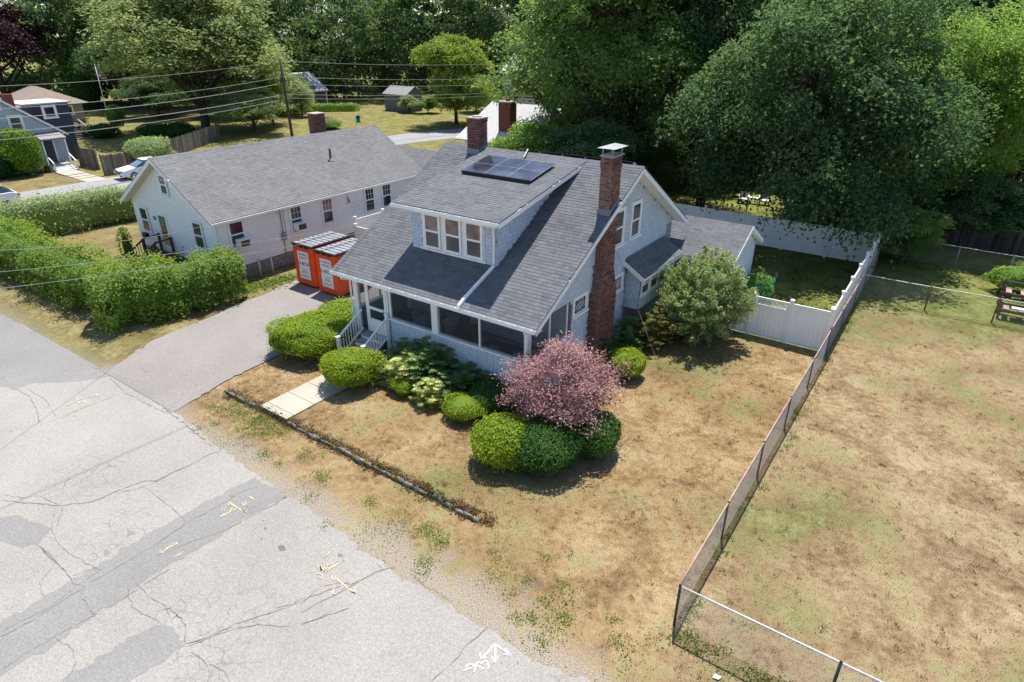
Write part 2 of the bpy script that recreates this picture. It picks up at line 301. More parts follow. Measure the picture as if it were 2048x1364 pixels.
YELLOW=[[(-4.06,-8.81),(-3.25,-8.8)],[(-4.06,-8.81),(-3.93,-8.72)],[(-4.06,-8.81),(-3.9,-8.88)],[(-3.24,-8.81),(-3.3,-8.72)],[(-3.25,-8.8),(-3.46,-8.79)],[(-3.6,-8.79),(-3.7,-9.31)],[(-3.69,-9.32),(-3.56,-9.15)],[(-3.7,-9.31),(-3.7,-9.16)],[(-4.09,-9.09),(-3.99,-8.91)],[(-3.85,-9.15),(-3.99,-9.01)],[(-3.79,-9.09),(-3.94,-8.95)],[(-3.94,-9.09),(-3.87,-9.01)],[(-3.79,-8.96),(-3.72,-8.89),(-3.68,-8.99),(-3.63,-8.94)],[(-3.65,-8.69),(-3.72,-8.61),(-3.53,-8.66),(-3.66,-8.52),(-3.51,-8.58),(-3.57,-8.46)],[(-3.8,-8.33),(-3.5,-8.33)],[(-3.13,-9.35),(-3.1,-9.16)],[(-0.23,-8.66),(-0.24,-8.34)],[(0.19,-8.96),(0.24,-8.42)],[(0.24,-8.42),(0.13,-8.59)],[(0.24,-8.42),(0.26,-8.56)],[(-0.14,-8.91),(0.07,-8.96),(-0.07,-8.89),(0.15,-8.93),(-0.01,-8.85),(0.2,-8.89)],[(0.13,-8.88),(0.08,-8.69),(0.01,-8.74),(0.19,-8.81)],[(0.05,-9.09),(0.22,-9.04),(0.3,-9.13),(0.16,-9.14)],[(0.56,-8.73),(0.59,-8.52)],[(0.38,-8.92),(1.28,-8.97)],[(0.38,-8.92),(0.51,-8.98),(0.6,-8.94)],[(1.28,-8.97),(1.14,-8.99)],[(1.28,-8.97),(1.14,-8.87)],[(1.02,-8.65),(0.96,-8.88)],[(0.71,-9.11),(0.85,-9.28),(0.95,-9.24)],[(0.82,-8.98),(0.94,-9.07),(0.88,-8.96)],[(-4.05,-10.83),(-4.04,-10.66)],[(-3.7,-10.96),(-3.68,-10.44)],[(-3.7,-10.96),(-3.61,-10.83)],[(-3.7,-10.96),(-3.82,-10.85)],[(-3.68,-10.44),(-3.63,-10.53)],[(-3.68,-10.44),(-3.77,-10.63)],[(-3.27,-10.81),(-3.25,-10.57)],[(-13.23,-9.17),(-13.25,-8.82),(-13.27,-8.61),(-12.71,-8.65)],[(-13.48,-8.69),(-13.02,-8.81),(-13.22,-8.54)],[(-13.22,-8.54),(-13.13,-8.29),(-13.01,-8.13)],[(-13.24,-8.18),(-12.98,-8.15),(-12.99,-8.23)],[(-13.33,-9.13),(-13.11,-9.08)]]
WHITE=[[(4.77,-8.17),(4.75,-8.64)],[(4.63,-8.51),(4.75,-8.64),(4.81,-8.53)],[(4.78,-8.17),(5.02,-8.52)],[(4.88,-8.45),(5.02,-8.52),(5.0,-8.35)],[(4.78,-8.17),(5.2,-8.2)],[(5.01,-8.14),(5.2,-8.2),(5.08,-8.27)],[(4.62,-9.06),(4.66,-8.97),(4.74,-8.89)],[(4.64,-8.97),(4.6,-8.93),(4.63,-8.86),(4.69,-8.84),(4.77,-8.86),(4.81,-8.92),(4.8,-8.96)],[(4.88,-8.85),(4.93,-8.77),(4.84,-8.8),(4.77,-8.81),(4.73,-8.78),(4.75,-8.71),(4.83,-8.7),(4.82,-8.65),(4.85,-8.61),(4.9,-8.6),(4.93,-8.65),(4.98,-8.66),(5.0,-8.7),(4.99,-8.74)]]
EDGE=[(-42.05,-8.81),(-31.88,-8.04),(-24.17,-7.38),(-21.46,-7.17),(-18.24,-7.1),(-15.94,-7.13),(-13.99,-7.03),(-12.68,-7.03),(-11.2,-7.07),(-9.7,-7.17),(-8.27,-7.29),(-6.85,-7.46),(-5.4,-7.57),(-4.27,-7.62),(-3.14,-7.73),(-2.58,-7.65),(-1.87,-7.65),(-1.04,-7.74),(-0.15,-7.84),(0.68,-7.93),(1.42,-7.97),(2.24,-7.96),(2.85,-7.93),(3.65,-7.99),(4.4,-7.95),(5.04,-7.99),(5.6,-8.01),(6.23,-7.88),(6.88,-7.77)]
# ------------------------------------------------------------------ ground, roads, lawn
def hz(x, y):
    """height of the ground"""
    x = np.asarray(x, float); y = np.asarray(y, float)
    ramp_ = -0.15*np.clip((-4.9-y)/2.5, 0, 1)
    step = np.where(y < -5.42, -0.15, np.where(y > -5.34, 0.0, -0.15*(-5.34-y)/0.08))
    w = np.clip((2.6-x)/0.6, 0, 1)*np.clip((x+9.55)/0.3, 0, 1)
    h = ramp_*(1-w)+step*w
    und = 0.03*np.sin(x*.7+1.3)*np.sin(y*.55+.4)*np.clip((y+5)/3, 0, 1)*np.clip((-np.abs(x-8)+20)/8, 0, 1)
    return h + np.where(y < -7.0, -0.03*np.clip((-7.0-y)/.4, 0, 1), 0) + und
def ground_group():
    g = bpy.data.node_groups.new('ground_colour', 'ShaderNodeTree')
    g.interface.new_socket('Color', in_out='OUTPUT', socket_type='NodeSocketColor'); g.interface.new_socket('Green', in_out='OUTPUT', socket_type='NodeSocketFloat')
    out = g.nodes.new('NodeGroupOutput')
    geo = g.nodes.new('ShaderNodeNewGeometry'); sp = g.nodes.new('ShaderNodeSeparateXYZ'); cb = g.nodes.new('ShaderNodeCombineXYZ')
    g.links.new(geo.outputs['Position'], sp.inputs[0]); g.links.new(sp.outputs[0], cb.inputs[0]); g.links.new(sp.outputs[1], cb.inputs[1])
    x, y, v = sp.outputs[0], sp.outputs[1], cb.outputs[0]
    nb, nm, nf, nv = noise(g, .17, 3, .55, v, .6), noise(g, .75, 4, .62, v, .4), noise(g, 4.5, 4, .65, v), noise(g, 30, 3, .7, v)
    back = mth(g, 'MULTIPLY', mapr(g, y, 10.2, 10.7), mapr(g, x, 7.72, 7.55))
    right = mapr(g, x, 7.6, 8.2)
    bias = mth(g, 'ADD', mth(g, 'MULTIPLY', back, .40), mth(g, 'MULTIPLY', right, -.006))
    bias = mth(g, 'ADD', bias, mth(g, 'MULTIPLY', mth(g, 'MULTIPLY', mapr(g, y, 9, 20), mapr(g, x, -14, -6)), .10))
    bias = mth(g, 'ADD', bias, mth(g, 'MULTIPLY', mth(g, 'MULTIPLY', mapr(g, y, 16.8, 18.4), mapr(g, x, -14, -6)), .12))
    bias = mth(g, 'ADD', bias, mth(g, 'MULTIPLY', mth(g, 'MULTIPLY', mapr(g, x, -13, -18), mapr(g, x, -40, -34, .25, 1)), .075))
    bias = mth(g, 'ADD', bias, mth(g, 'MULTIPLY', mth(g, 'MULTIPLY', mapr(g, y, 2, 6), mapr(g, x, 8, 4)), .07))
    bias = mth(g, 'ADD', bias, mth(g, 'MULTIPLY', mth(g, 'MULTIPLY', mapr(g, x, -14.3, -15.5), mapr(g, y, -3.0, -4.6)), .12))
    s = mth(g, 'ADD', mth(g, 'ADD', mth(g, 'MULTIPLY', nb, .42), mth(g, 'MULTIPLY', nm, .38)), mth(g, 'ADD', mth(g, 'MULTIPLY', nf, .20), bias))
    green = mapr(g, s, .488, .61)
    dryf = mth(g, 'ADD', mth(g, 'MULTIPLY', nm, .45), mth(g, 'ADD', mth(g, 'MULTIPLY', nf, .35), mth(g, 'MULTIPLY', nv, .30)))
    dry = ramp(g, dryf, [(.42,(.118,.073,.034)),(.50,(.205,.137,.065)),(.58,(.285,.20,.104)),(.66,(.385,.295,.178))])
    dry2 = ramp(g, dryf, [(.42,(.115,.086,.054)),(.50,(.195,.15,.093)),(.57,(.26,.21,.135)),(.66,(.38,.32,.225))])
    dry = mixc(g, mth(g, 'MULTIPLY', right, .35), dry, dry2)
    bro = mapr(g, noise(g, .42, 4, .65, v, .8), .50, .66)
    dry = mixc(g, mth(g, 'MULTIPLY', bro, .26), dry, ramp(g, nf, [(.35,(.10,.065,.038)),(.6,(.175,.122,.075))]))
    grn = ramp(g, dryf, [(.42,(.05,.062,.018)),(.53,(.105,.112,.036)),(.64,(.19,.185,.08))])
    lush = mth(g, 'MAXIMUM', back, mth(g, 'MULTIPLY', mapr(g, y, 17.0, 18.6), mapr(g, x, -14, -6)))
    grn = mixc(g, mth(g, 'MULTIPLY', lush, .7), grn, ramp(g, dryf, [(.40,(.05,.075,.012)),(.53,(.115,.15,.028)),(.66,(.20,.225,.055))]))
    col = mixc(g, mth(g, 'MULTIPLY', green, mapr(g, x, -16, -10, .62, .88)), dry, grn)
    # gravel verge along the road
    edge = mth(g, 'ADD', mth(g, 'MULTIPLY', mth(g, 'SUBTRACT', nm, .5), 2.6), mth(g, 'MULTIPLY', mth(g, 'SUBTRACT', nf, .5), 1.2))
    yy = mth(g, 'ADD', mth(g, 'ADD', y, edge), mth(g, 'MULTIPLY', mapr(g, x, 3.0, 9.0), .5))
    gm = mth(g, 'MULTIPLY', mapr(g, yy, -6.5, -7.5), mapr(g, x, -16.5, -13.5, .55, 1))
    gm = mth(g, 'MULTIPLY', gm, mapr(g, y, -4.2, -5.6, 0, .8))
    gr = ramp(g, nv, [(.34,(.12,.10,.075)),(.46,(.235,.205,.165)),(.56,(.32,.29,.24)),(.68,(.46,.43,.37))])
    weeds = mapr(g, mth(g, 'ADD', mth(g, 'MULTIPLY', nf, .55), mth(g, 'MULTIPLY', nm, .45)), .57, .63)
    gr = mixc(g, mth(g, 'MULTIPLY', weeds, .75), gr, (.12,.155,.045))
    col = mixc(g, gm, col, gr)
    g.links.new(col, out.inputs[0]); g.links.new(green, out.inputs[1]); return g
GG = ground_group()
def mground():
    m, nt, out = newmat('dry_lawn_ground'); q = nt.nodes.new('ShaderNodeGroup'); q.node_tree = GG
    h = mth(nt, 'ADD', mth(nt, 'MULTIPLY', noise(nt, 14, 4, .7), 1.0), mth(nt, 'MULTIPLY', noise(nt, 55, 2, .7), .5))
    bsdf(nt, out, q.outputs[0], .95, .05, 0, h, .4, .05); return m
def mgrass():
    m, nt, out = newmat('grass_blades'); q = nt.nodes.new('ShaderNodeGroup'); q.node_tree = GG
    a = nd(nt, 'Attribute'); a.attribute_name = 'tint'
    f = mapr(nt, a.outputs['Fac'], 0, 1, .80, 1.25, False); g = nd(nt, 'CombineColor')
    for i in range(3): nt.links.new(f, g.inputs[i])
    c = mixc(nt, 1.0, q.outputs[0], g.outputs[0], 'MULTIPLY')
    d = nd(nt, 'BsdfDiffuse'); t = nd(nt, 'BsdfTranslucent'); nt.links.new(c, d.inputs[0]); nt.links.new(c, t.inputs[0])
    x = nd(nt, 'MixShader'); x.inputs[0].default_value = .55
    nt.links.new(d.outputs[0], x.inputs[1]); nt.links.new(t.outputs[0], x.inputs[2]); nt.links.new(x.outputs[0], out.inputs['Surface']); return m
MT['ground'] = mground(); MT['grass'] = mgrass()
def masphalt(name, c0, c1, c2, craze=None):
    m, nt, out = newmat(name)
    big = noise(nt, .25, 4, .6); fine = noise(nt, 22, 3, .8); vf = noise(nt, 110, 2, .7)
    f = mth(nt, 'ADD', mth(nt, 'MULTIPLY', fine, .6), mth(nt, 'MULTIPLY', vf, .4))
    c = ramp(nt, f, [(.34, c0), (.5, c1), (.66, c2)])
    k = mapr(nt, big, .3, .7, .88, 1.08, False); g = nd(nt, 'CombineColor')
    for i in range(3): nt.links.new(k, g.inputs[i])
    c = mixc(nt, 1.0, c, g.outputs[0], 'MULTIPLY')
    st = mapr(nt, noise(nt, 1.7, 3, .6), .64, .74)
    c = mixc(nt, mth(nt, 'MULTIPLY', st, .25), c, tuple(v*.55 for v in c1))
    if craze:
        geo = nd(nt, 'NewGeometry'); dn = nd(nt, 'TexNoise'); dn.inputs['Scale'].default_value = 2.2; nt.links.new(geo.outputs['Position'], dn.inputs['Vector'])
        vm = nd(nt, 'VectorMath'); vm.operation = 'MULTIPLY_ADD'; nt.links.new(dn.outputs['Color'], vm.inputs[0]); vm.inputs[1].default_value = (.5,.5,0); nt.links.new(geo.outputs['Position'], vm.inputs[2])
        vo = nd(nt, 'TexVoronoi'); vo.feature = 'DISTANCE_TO_EDGE'; vo.inputs['Scale'].default_value = 2.3; nt.links.new(vm.outputs[0], vo.inputs['Vector'])
        line = mapr(nt, vo.outputs['Distance'], .012, .03, 1, 0)
        mask = None
        for (px, py, r) in craze:
            dd = nd(nt, 'VectorMath'); dd.operation = 'DISTANCE'; nt.links.new(geo.outputs['Position'], dd.inputs[0]); dd.inputs[1].default_value = (px, py, -.15)
            q = mapr(nt, dd.outputs['Value'], r*.5, r, 1, 0); mask = q if mask is None else mth(nt, 'MAXIMUM', mask, q)
        c = mixc(nt, mth(nt, 'MULTIPLY', mth(nt, 'MULTIPLY', line, mask), .38), c, (.12,.105,.09))
    bsdf(nt, out, c, .9, .15, 0, vf, .35, .01); return m
MT['road'] = masphalt('old_pale_asphalt', (.198,.182,.164), (.292,.271,.247), (.40,.374,.344), [(-.6,-11.2,1.7),(-5.2,-11.2,1.5),(-3.6,-11.9,1.2),(.3,-11.9,1.2),(-8.5,-10.6,1.5)])
MT['patch'] = masphalt('blue_grey_asphalt_patch', (.155,.150,.143), (.222,.215,.206), (.31,.30,.288))
MT['drive'] = masphalt('driveway_asphalt', (.165,.149,.137), (.24,.219,.203), (.355,.328,.305))
MT['street'] = masphalt('grey_street_asphalt', (.20,.20,.20), (.27,.27,.27), (.36,.36,.36))

xs = np.unique(np.round(np.concatenate([[-600,-400,-250,-160,-110,-80,-60,-50,-42,-36],np.arange(-32,32,.5),[-9.55,-9.4,-9.25,2.0,2.6,34,40,55,80,130,220,400,600]]), 3))
ys = np.unique(np.round(np.concatenate([[-500,-250,-120,-60,-35,-25,-20],np.arange(-17,34,.5),[-7.0,-7.2,-7.4,-5.42,-5.38,-5.34,-4.9,36,42,50,65,85,120,180,300,600]]), 3))
GX, GY = np.meshgrid(xs, ys); GZ = hz(GX, GY); nx, ny = len(xs), len(ys)
idx = np.arange(nx*ny).reshape(ny, nx)
Fq = np.stack([idx[:-1,:-1], idx[:-1,1:], idx[1:,1:], idx[1:,:-1]], -1).reshape(-1, 4)
me = bpy.data.meshes.new('ground'); setmesh(me, np.stack([GX, GY, GZ], -1).reshape(-1, 3), Fq)
me.polygons.foreach_set('use_smooth', [True]*len(me.polygons))
tag(link('ground', me, MT['ground']), kind='structure')

rng = np.random.default_rng(5)
def jag(pts, step=.18, amp=.05):
    P = [np.array(p, float) for p in pts]; o = []
    for a, b in zip(P[:-1], P[1:]):
        n = max(1, int(np.linalg.norm(b-a)/step))
        for i in range(n): o.append(a+(b-a)*i/n+rng.normal(0, amp, 2)*(1 if i else .4))
    o.append(P[-1]); return o
def sheet(name, poly, z, mat, parent=None, kind=None):
    me = bpy.data.meshes.new(name); me.from_pydata([(p[0], p[1], z) for p in poly], [], [tuple(range(len(poly)))]); me.update()
    if sum(poly[i][0]*poly[(i+1) % len(poly)][1]-poly[(i+1) % len(poly)][0]*poly[i][1] for i in range(len(poly))) < 0: me.flip_normals()
    return link(name, me, mat, parent, kind=kind)
def ribbon(lines, width, z, var=.35, step=.12, wob=.015):
    V = []; F = []
    for ln in lines:
        P = jag(ln, step, wob); n = len(P)
        for i, p in enumerate(P):
            d = P[min(i+1, n-1)]-P[max(i-1, 0)]; d = d/(np.linalg.norm(d)+1e-9); q = np.array([-d[1], d[0]])
            w = width*(1+var*rng.normal())*.5*(1 if 0 < i < n-1 else .4); w = max(w, width*.12)
            V += [(*(p+q*w), z), (*(p-q*w), z)]
        b = len(V)-2*n
        F += [(b+2*i, b+2*i+1, b+2*i+3, b+2*i+2) for i in range(n-1)]
    return V, F
def ribobj(name, lines, width, z, mat, parent=None, **k):
    V, F = ribbon(lines, width, z, **k); me = bpy.data.meshes.new(name); me.from_pydata(V, [], F); me.update(); return link(name, me, mat, parent)
# main road
edge = jag([(-44,-9.2)]+EDGE+[(8.0,-7.8),(12,-7.7),(20,-7.7),(60,-7.8)], .16, .045)
road = sheet('road', [(-44,-19),(60,-19)][::1]+[tuple(p) for p in edge[::-1]], -0.15, MT['road'], kind='structure')
for i, p in enumerate(PATCHES):
    z = -0.146; pp = jag(p+[p[0]], .14, .045)[:-1]
    sheet('asphalt_patch', [tuple(q) for q in pp], z, MT['patch'], road)
for i, c in enumerate(CRACKS): ribobj('crack', [c], .015 if i in (0,4,5,7,10,27,28) else .009, -0.141, MT['crack'], road, var=.5)
ribobj('crack', [[(a[0], a[1]-.12) for a in EDGE[5:12]]], .025, -0.141, MT['crack'], road, var=.8, wob=.03)
for i, c in enumerate(YELLOW): ribobj('painted_mark', [c], .042, -0.1365, MT['yellow'], road, var=.25, wob=.008)
for i, c in enumerate(WHITE): ribobj('painted_mark', [c], .036, -0.1365, MT['wpaint'], road, var=.12, wob=.003, step=.06)
# oil spots
for (x, y, r) in ((-1.35,-9.05,.11),(-2.3,-8.85,.04),(-2.05,-9.15,.03),(-2.6,-8.7,.03),(.05,-8.35,.07),(-4.2,-8.6,.08)):
    a = np.linspace(0, 2*math.pi, 11)[:-1]; sheet('stain', [(x+r*math.cos(t)*(1+.3*rng.random()), y+.6*r*math.sin(t)*(1+.3*rng.random())) for t in a], -0.1425, MT['crack'], road)
# driveway
yy = np.concatenate([np.linspace(-7.2,-4.0,17), np.linspace(-3,17,21)]); V = []; F = []
for j, y in enumerate(yy):
    l = np.interp(y, [-7.2,-6.5,-4.5,0,3,17], [-14.7,-14.9,-15.6,-16.1,-16.5,-16.6])+rng.normal(0,.05); r = np.interp(y, [-7.2,-6.2,-5.2,-3,17], [-9.75,-9.85,-9.95,-10.15,-10.3])+rng.normal(0,.04)
    for k in range(9):
        x = l+(r-l)*k/8; V.append((x, y, float(hz(x, y))+.016+.02*max(0, min(1, (y+7.0)))))
F = [(j*9+k, j*9+k+1, (j+1)*9+k+1, (j+1)*9+k) for j in range(len(yy)-1) for k in range(8)]
me = bpy.data.meshes.new('driveway'); me.from_pydata(V, [], F); me.update(); drive = tag(link('driveway', me, MT['drive']), kind='structure')
# side street
st = [(-50.8,-60),(-43.2,-60),(-43.2,-9.5),(-43.6,20),(-43.0,38),(-41,47),(-38.5,56),(-44.5,57),(-48.5,44),(-50.6,20)]
side = sheet('street', st, .012, MT['street'], kind='structure')
sheet('driveway', [(-46.4,57),(-50.5,66),(-62,80),(-58,81),(-47.5,68),(-43.4,57)], .010, MT['concrete'], kind='structure')
sheet('driveway', [(-52,12.5),(-50.6,12.2),(-50.6,17.5),(-53.5,17.5)], .02, MT['street'], kind='structure')
# concrete walk
walk = thing('concrete_walk', (-6.9,-5.3,0), 'pale concrete front walk between the two large clipped yews', 'walkway')
for (a, b) in ((-5.36,-5.08),(-5.06,-4.22),(-4.20,-3.36),(-3.34,-2.62),(-2.60,-1.75)):
    MB().box(-7.42, -5.98, a, b, -.22 if a < -5.2 else -.05, .045).build('slab', MT['concrete'], walk)
# stone curb
curb = thing('stone_curb', (-2,-5.38,0), 'low mossy fieldstone edging along the front lawn', 'curb')
def stone(x0, x1, y0, y1, z1, seed):
    r = np.random.default_rng(seed); n = 10; V = []; F = []
    rings = [(0, .86), (.12, .97), (.3, 1.0), (.7, 1.0), (.88, .97), (1, .85)]
    for t, s in rings:
        for k in range(n):
            a = 2*math.pi*k/n; cy = np.sign(math.cos(a))*abs(math.cos(a))**.6; cz = np.sign(math.sin(a))*abs(math.sin(a))**.6
            V.append((x0+(x1-x0)*t+r.normal(0,.008), (y0+y1)/2+(y1-y0)/2*cy*s+r.normal(0,.012), z1-.17+.17*cz*s+r.normal(0,.012)))
    for i in range(len(rings)-1): F += [(i*n+k, i*n+(k+1)%n, (i+1)*n+(k+1)%n, (i+1)*n+k) for k in range(n)]
    F += [tuple(range(n))[::-1], tuple((len(rings)-1)*n+k for k in range(n))]
    m = MB(); m.add(V, F); m.build('stone', MT['stone'], curb, True)
x = -9.5; k = 0
while x < 2.25:
    L = .25+.75*rng.random()
    if x+L > -7.46 and x < -5.95: x = -5.93; continue
    k += 1; f = max(0, (x-1.0)/1.3); stone(x, x+L-.015, -5.45+.02*rng.normal(), -5.29+.02*rng.normal(), -.012-.07*f+.018*rng.normal(), 100+k); x += L
# grass blades
def blades(name, n, x0, x1, y0, y1, h, w, skip, dens=None):
    X = rng.uniform(x0, x1, n); Y = rng.uniform(y0, y1, n); keep = ~skip(X, Y); X, Y = X[keep], Y[keep]
    nc_ = len(X)//9; k_ = rng.integers(0, len(X), nc_//14+1); X[:nc_] = np.repeat(X[k_], 14)[:nc_]+rng.normal(0, .05, nc_); Y[:nc_] = np.repeat(Y[k_], 14)[:nc_]+rng.normal(0, .05, nc_)
    n = len(X); Z = hz(X, Y); a = rng.uniform(0, 2*math.pi, n); H = h*rng.uniform(.5, 1.3, n); H[:nc_] *= 2.1; W = w*rng.uniform(.6, 1.3, n); lx = rng.normal(0, .5, n)*H; ly = rng.normal(0, .5, n)*H
    V = np.empty((n, 3, 3), np.float32)
    V[:,0] = np.stack([X-np.cos(a)*W/2, Y-np.sin(a)*W/2, Z-.005], 1); V[:,1] = np.stack([X+np.cos(a)*W/2, Y+np.sin(a)*W/2, Z-.005], 1); V[:,2] = np.stack([X+lx, Y+ly, Z+H], 1)
    me = bpy.data.meshes.new(name); setmesh(me, V.reshape(-1, 3), np.arange(n*3).reshape(n, 3))
    at = me.attributes.new('tint', 'FLOAT', 'POINT'); at.data.foreach_set('value', np.repeat(rng.random(n), 3).astype(np.float32))
    return link(name, me, MT['grass'])
def inr(X, Y, a, b, c, d): return (X > a) & (X < b) & (Y > c) & (Y < d)
sk1 = lambda X, Y: inr(X,Y,-8.4,.2,-.05,12) | inr(X,Y,.1,3.2,11,15.5) | inr(X,Y,-7.45,-5.95,-5.5,-1.2) | (X < -9.9) | inr(X,Y,.1,.7,4,5.5) | ((Y < -5.3) & (rng.random(len(X)) < .72)) | inr(X,Y,-8.4,-6,-2,0)
tag(blades('lawn_grass', 150000, -10.4, 7.7, -7.2, 10.4, .032, .017, sk1), 'dry tan grass of the front lawn', 'grass', kind='stuff')
sk2 = lambda X, Y: ((Y < -5.9) & (rng.random(len(X)) < .35)) | (Y > -7.7+16*0) & (rng.random(len(X)) < np.clip((Y-2)/22, 0, .75))
tag(blades('lot_grass', 190000, 7.75, 30, -7.4, 25, .035, .019, sk2), 'patchy straw grass of the fenced lot', 'grass', kind='stuff')
sk3 = lambda X, Y: inr(X,Y,-9,.2,10,12) | inr(X,Y,-1,3.2,10,15.5)
tag(blades('yard_grass', 22000, -8, 7.5, 10.6, 23.4, .06, .03, sk3), 'green grass in the shaded back yard', 'grass', kind='stuff')
# weeds in the verge
# ------------------------------------------------------------------ foliage
def unit(v): return v/(np.linalg.norm(v, axis=-1, keepdims=True)+1e-9)
def leaf_mesh(name, P, Nrm, size, r, tint, core=None, aspect=.62):
    """P leaf centres, Nrm rough leaf normals: one folded-diamond leaf each"""
    n = len(P); N = unit(Nrm); t = r.normal(size=(n, 3)); t = unit(np.cross(N, t)); b = np.cross(N, t)
    s = (size*r.uniform(.6, 1.35, n))[:, None]
    V = np.empty((n, 4, 3), np.float32)
    V[:,0] = P-t*s*.5; V[:,1] = P+b*s*.5*aspect+N*s*.10; V[:,2] = P+t*s*.5; V[:,3] = P-b*s*.5*aspect+N*s*.10
    V = V.reshape(-1, 3); F = np.arange(n*4).reshape(n, 4); T = np.repeat(tint, 4)
    if core is not None:
        cv, cf = core; F = np.concatenate([F, cf+len(V)]); V = np.concatenate([V, cv]); T = np.concatenate([T, np.full(len(cv), .05)])
    me = bpy.data.meshes.new(name); setmesh(me, V, F)
    at = me.attributes.new('tint', 'FLOAT', 'POINT'); at.data.foreach_set('value', T.astype(np.float32)); return me
def sphere_dirs(n, r): return unit(r.normal(size=(n, 3)))
def ico_core(c, rad, nu=14, nv=8):
    V = []; 
    for j in range(nv+1):
        ph = math.pi*j/nv
        for i in range(nu):
            a = 2*math.pi*i/nu; V.append((c[0]+rad[0]*math.sin(ph)*math.cos(a), c[1]+rad[1]*math.sin(ph)*math.sin(a), c[2]+rad[2]*math.cos(ph)))
    F = [(j*nu+i, (j+1)*nu+i, (j+1)*nu+(i+1)%nu, j*nu+(i+1)%nu) for j in range(nv) for i in range(nu)]
    return np.array(V, np.float32), np.array(F)
def make_tree(seed, R, H, z0, leaf, nl, ncl, per, droop=.25, flat=.8, spread=1.0):
    """tree in local coordinates: trunk mesh, crown mesh. Crown spans z0..H, radius R"""
    r = np.random.default_rng(seed); cz = (z0+H)/2; rz = (H-z0)/2
    lob = []
    for i in range(nl):
        d = sphere_dirs(1, r)[0]; d[2] = d[2]*.9+.12; d = d/np.linalg.norm(d); f = r.uniform(.48, .84)
        rad = R*r.uniform(.22, .40); tp = 1.12-.62*max(0., .5+d[2]*f*.5-.30); lob.append((np.array([d[0]*R*f*tp, d[1]*R*f*tp, cz+d[2]*rz*f]), np.array([rad, rad, rad*flat*r.uniform(.8, 1.2)*max(.7, rz/R)])))
    lob.append((np.array([0, 0, cz]), np.array([R*.45, R*.45, rz*.6])))
    w = np.array([q[1][0]**2 for q in lob]); w /= w.sum(); ch = r.choice(len(lob), ncl, p=w)
    d = sphere_dirs(ncl, r); low = d[:,2] < -.35; d[low,2] *= .5; d = unit(d)
    cen = np.array([q[0] for q in lob])[ch]; rad = np.array([q[1] for q in lob])[ch]
    sc_ = r.uniform(.62, 1.06, ncl)[:, None]
    Pc = cen+d*rad*sc_
    cr = R*r.uniform(.06, .135, ncl)*spread
    P = np.repeat(Pc, per, 0); D = np.repeat(d, per, 0); cr_ = np.repeat(cr, per)[:, None]; n = len(P)
    off = np.clip(r.normal(size=(n, 3)), -1.7, 1.7)*cr_*np.array([1, 1, .36]); off[:,2] -= droop*(off[:,0]**2+off[:,1]**2)/(cr_[:,0]*1.5)
    N = D*.35+np.array([0, 0, .75])+r.normal(size=(n, 3))*.5
    lt = r.uniform(-.22, .22, len(lob))[ch]
    tint = np.clip(np.repeat(r.uniform(.15, .75, ncl)+lt, per)+r.normal(0, .16, n), 0, 1)
    crown = leaf_mesh('crown', P+off, N, leaf, r, tint)
    m = MB(); tr = max(.16, H*.021); top = cz+rz*.35
    pts = [(0,0,-.15),(0,0,.15),(r.normal(0,.08),r.normal(0,.08),z0*.6+.3),(r.normal(0,.25),r.normal(0,.25),cz*.8),(r.normal(0,.4),r.normal(0,.4),top)]
    m.tube(pts, [tr*1.55, tr*1.1, tr*.9, tr*.6, tr*.15], 9)
    for c, rr in lob[:-1]:
        a = np.array([pts[2][0], pts[2][1], min(c[2]*.75, r.uniform(z0*.7+.2, cz))]); mid = a*.45+c*.55+np.array([0,0,-.06*R]); m.tube([a, mid, c], [tr*.5, tr*.3, tr*.08], 6, False)
        for k in range(3):
            e = c+unit(r.normal(size=3))*rr*.85; m.tube([mid, e], [tr*.17, tr*.03], 4, False)
    tm = bpy.data.meshes.new('trunk'); tm.from_pydata(m.v, [], m.f); tm.update(); tm.polygons.foreach_set('use_smooth', [True]*len(tm.polygons)); tm.materials.append(MT['bark'])
    crown.materials.append(MT['lf_mid']); return tm, crown, R, H
def place_tree(name, var, x, y, R, H, mat, label, cat='tree', group=None, rot=0.0, crown='crown', trunk='trunk'):
    tm, cm, r0, h0 = var
    t = thing(name, (x, y, float(hz(x, y))), label, cat, group); t.rotation_euler = (0, 0, rot); t.scale = (R/r0, R/r0, H/h0)
    a = link(trunk, tm, None, t); b = link(crown, cm, None, t)
    b.material_slots[0].link = 'OBJECT'; b.material_slots[0].material = MT[mat]
    return t
TV = [make_tree(11, 7, 16, 1.5, .31, 24, 520, 92, .4), make_tree(12, 7, 18, 1.2, .30, 28, 560, 88, .4), make_tree(13, 6.5, 15, 1.2, .31, 22, 500, 92, .4),
      make_tree(14, 6, 12.5, 1.5, .31, 20, 420, 80, .4, .6), make_tree(15, 7, 19, 2.0, .28, 22, 480, 70, .3, .9, 1.1)]
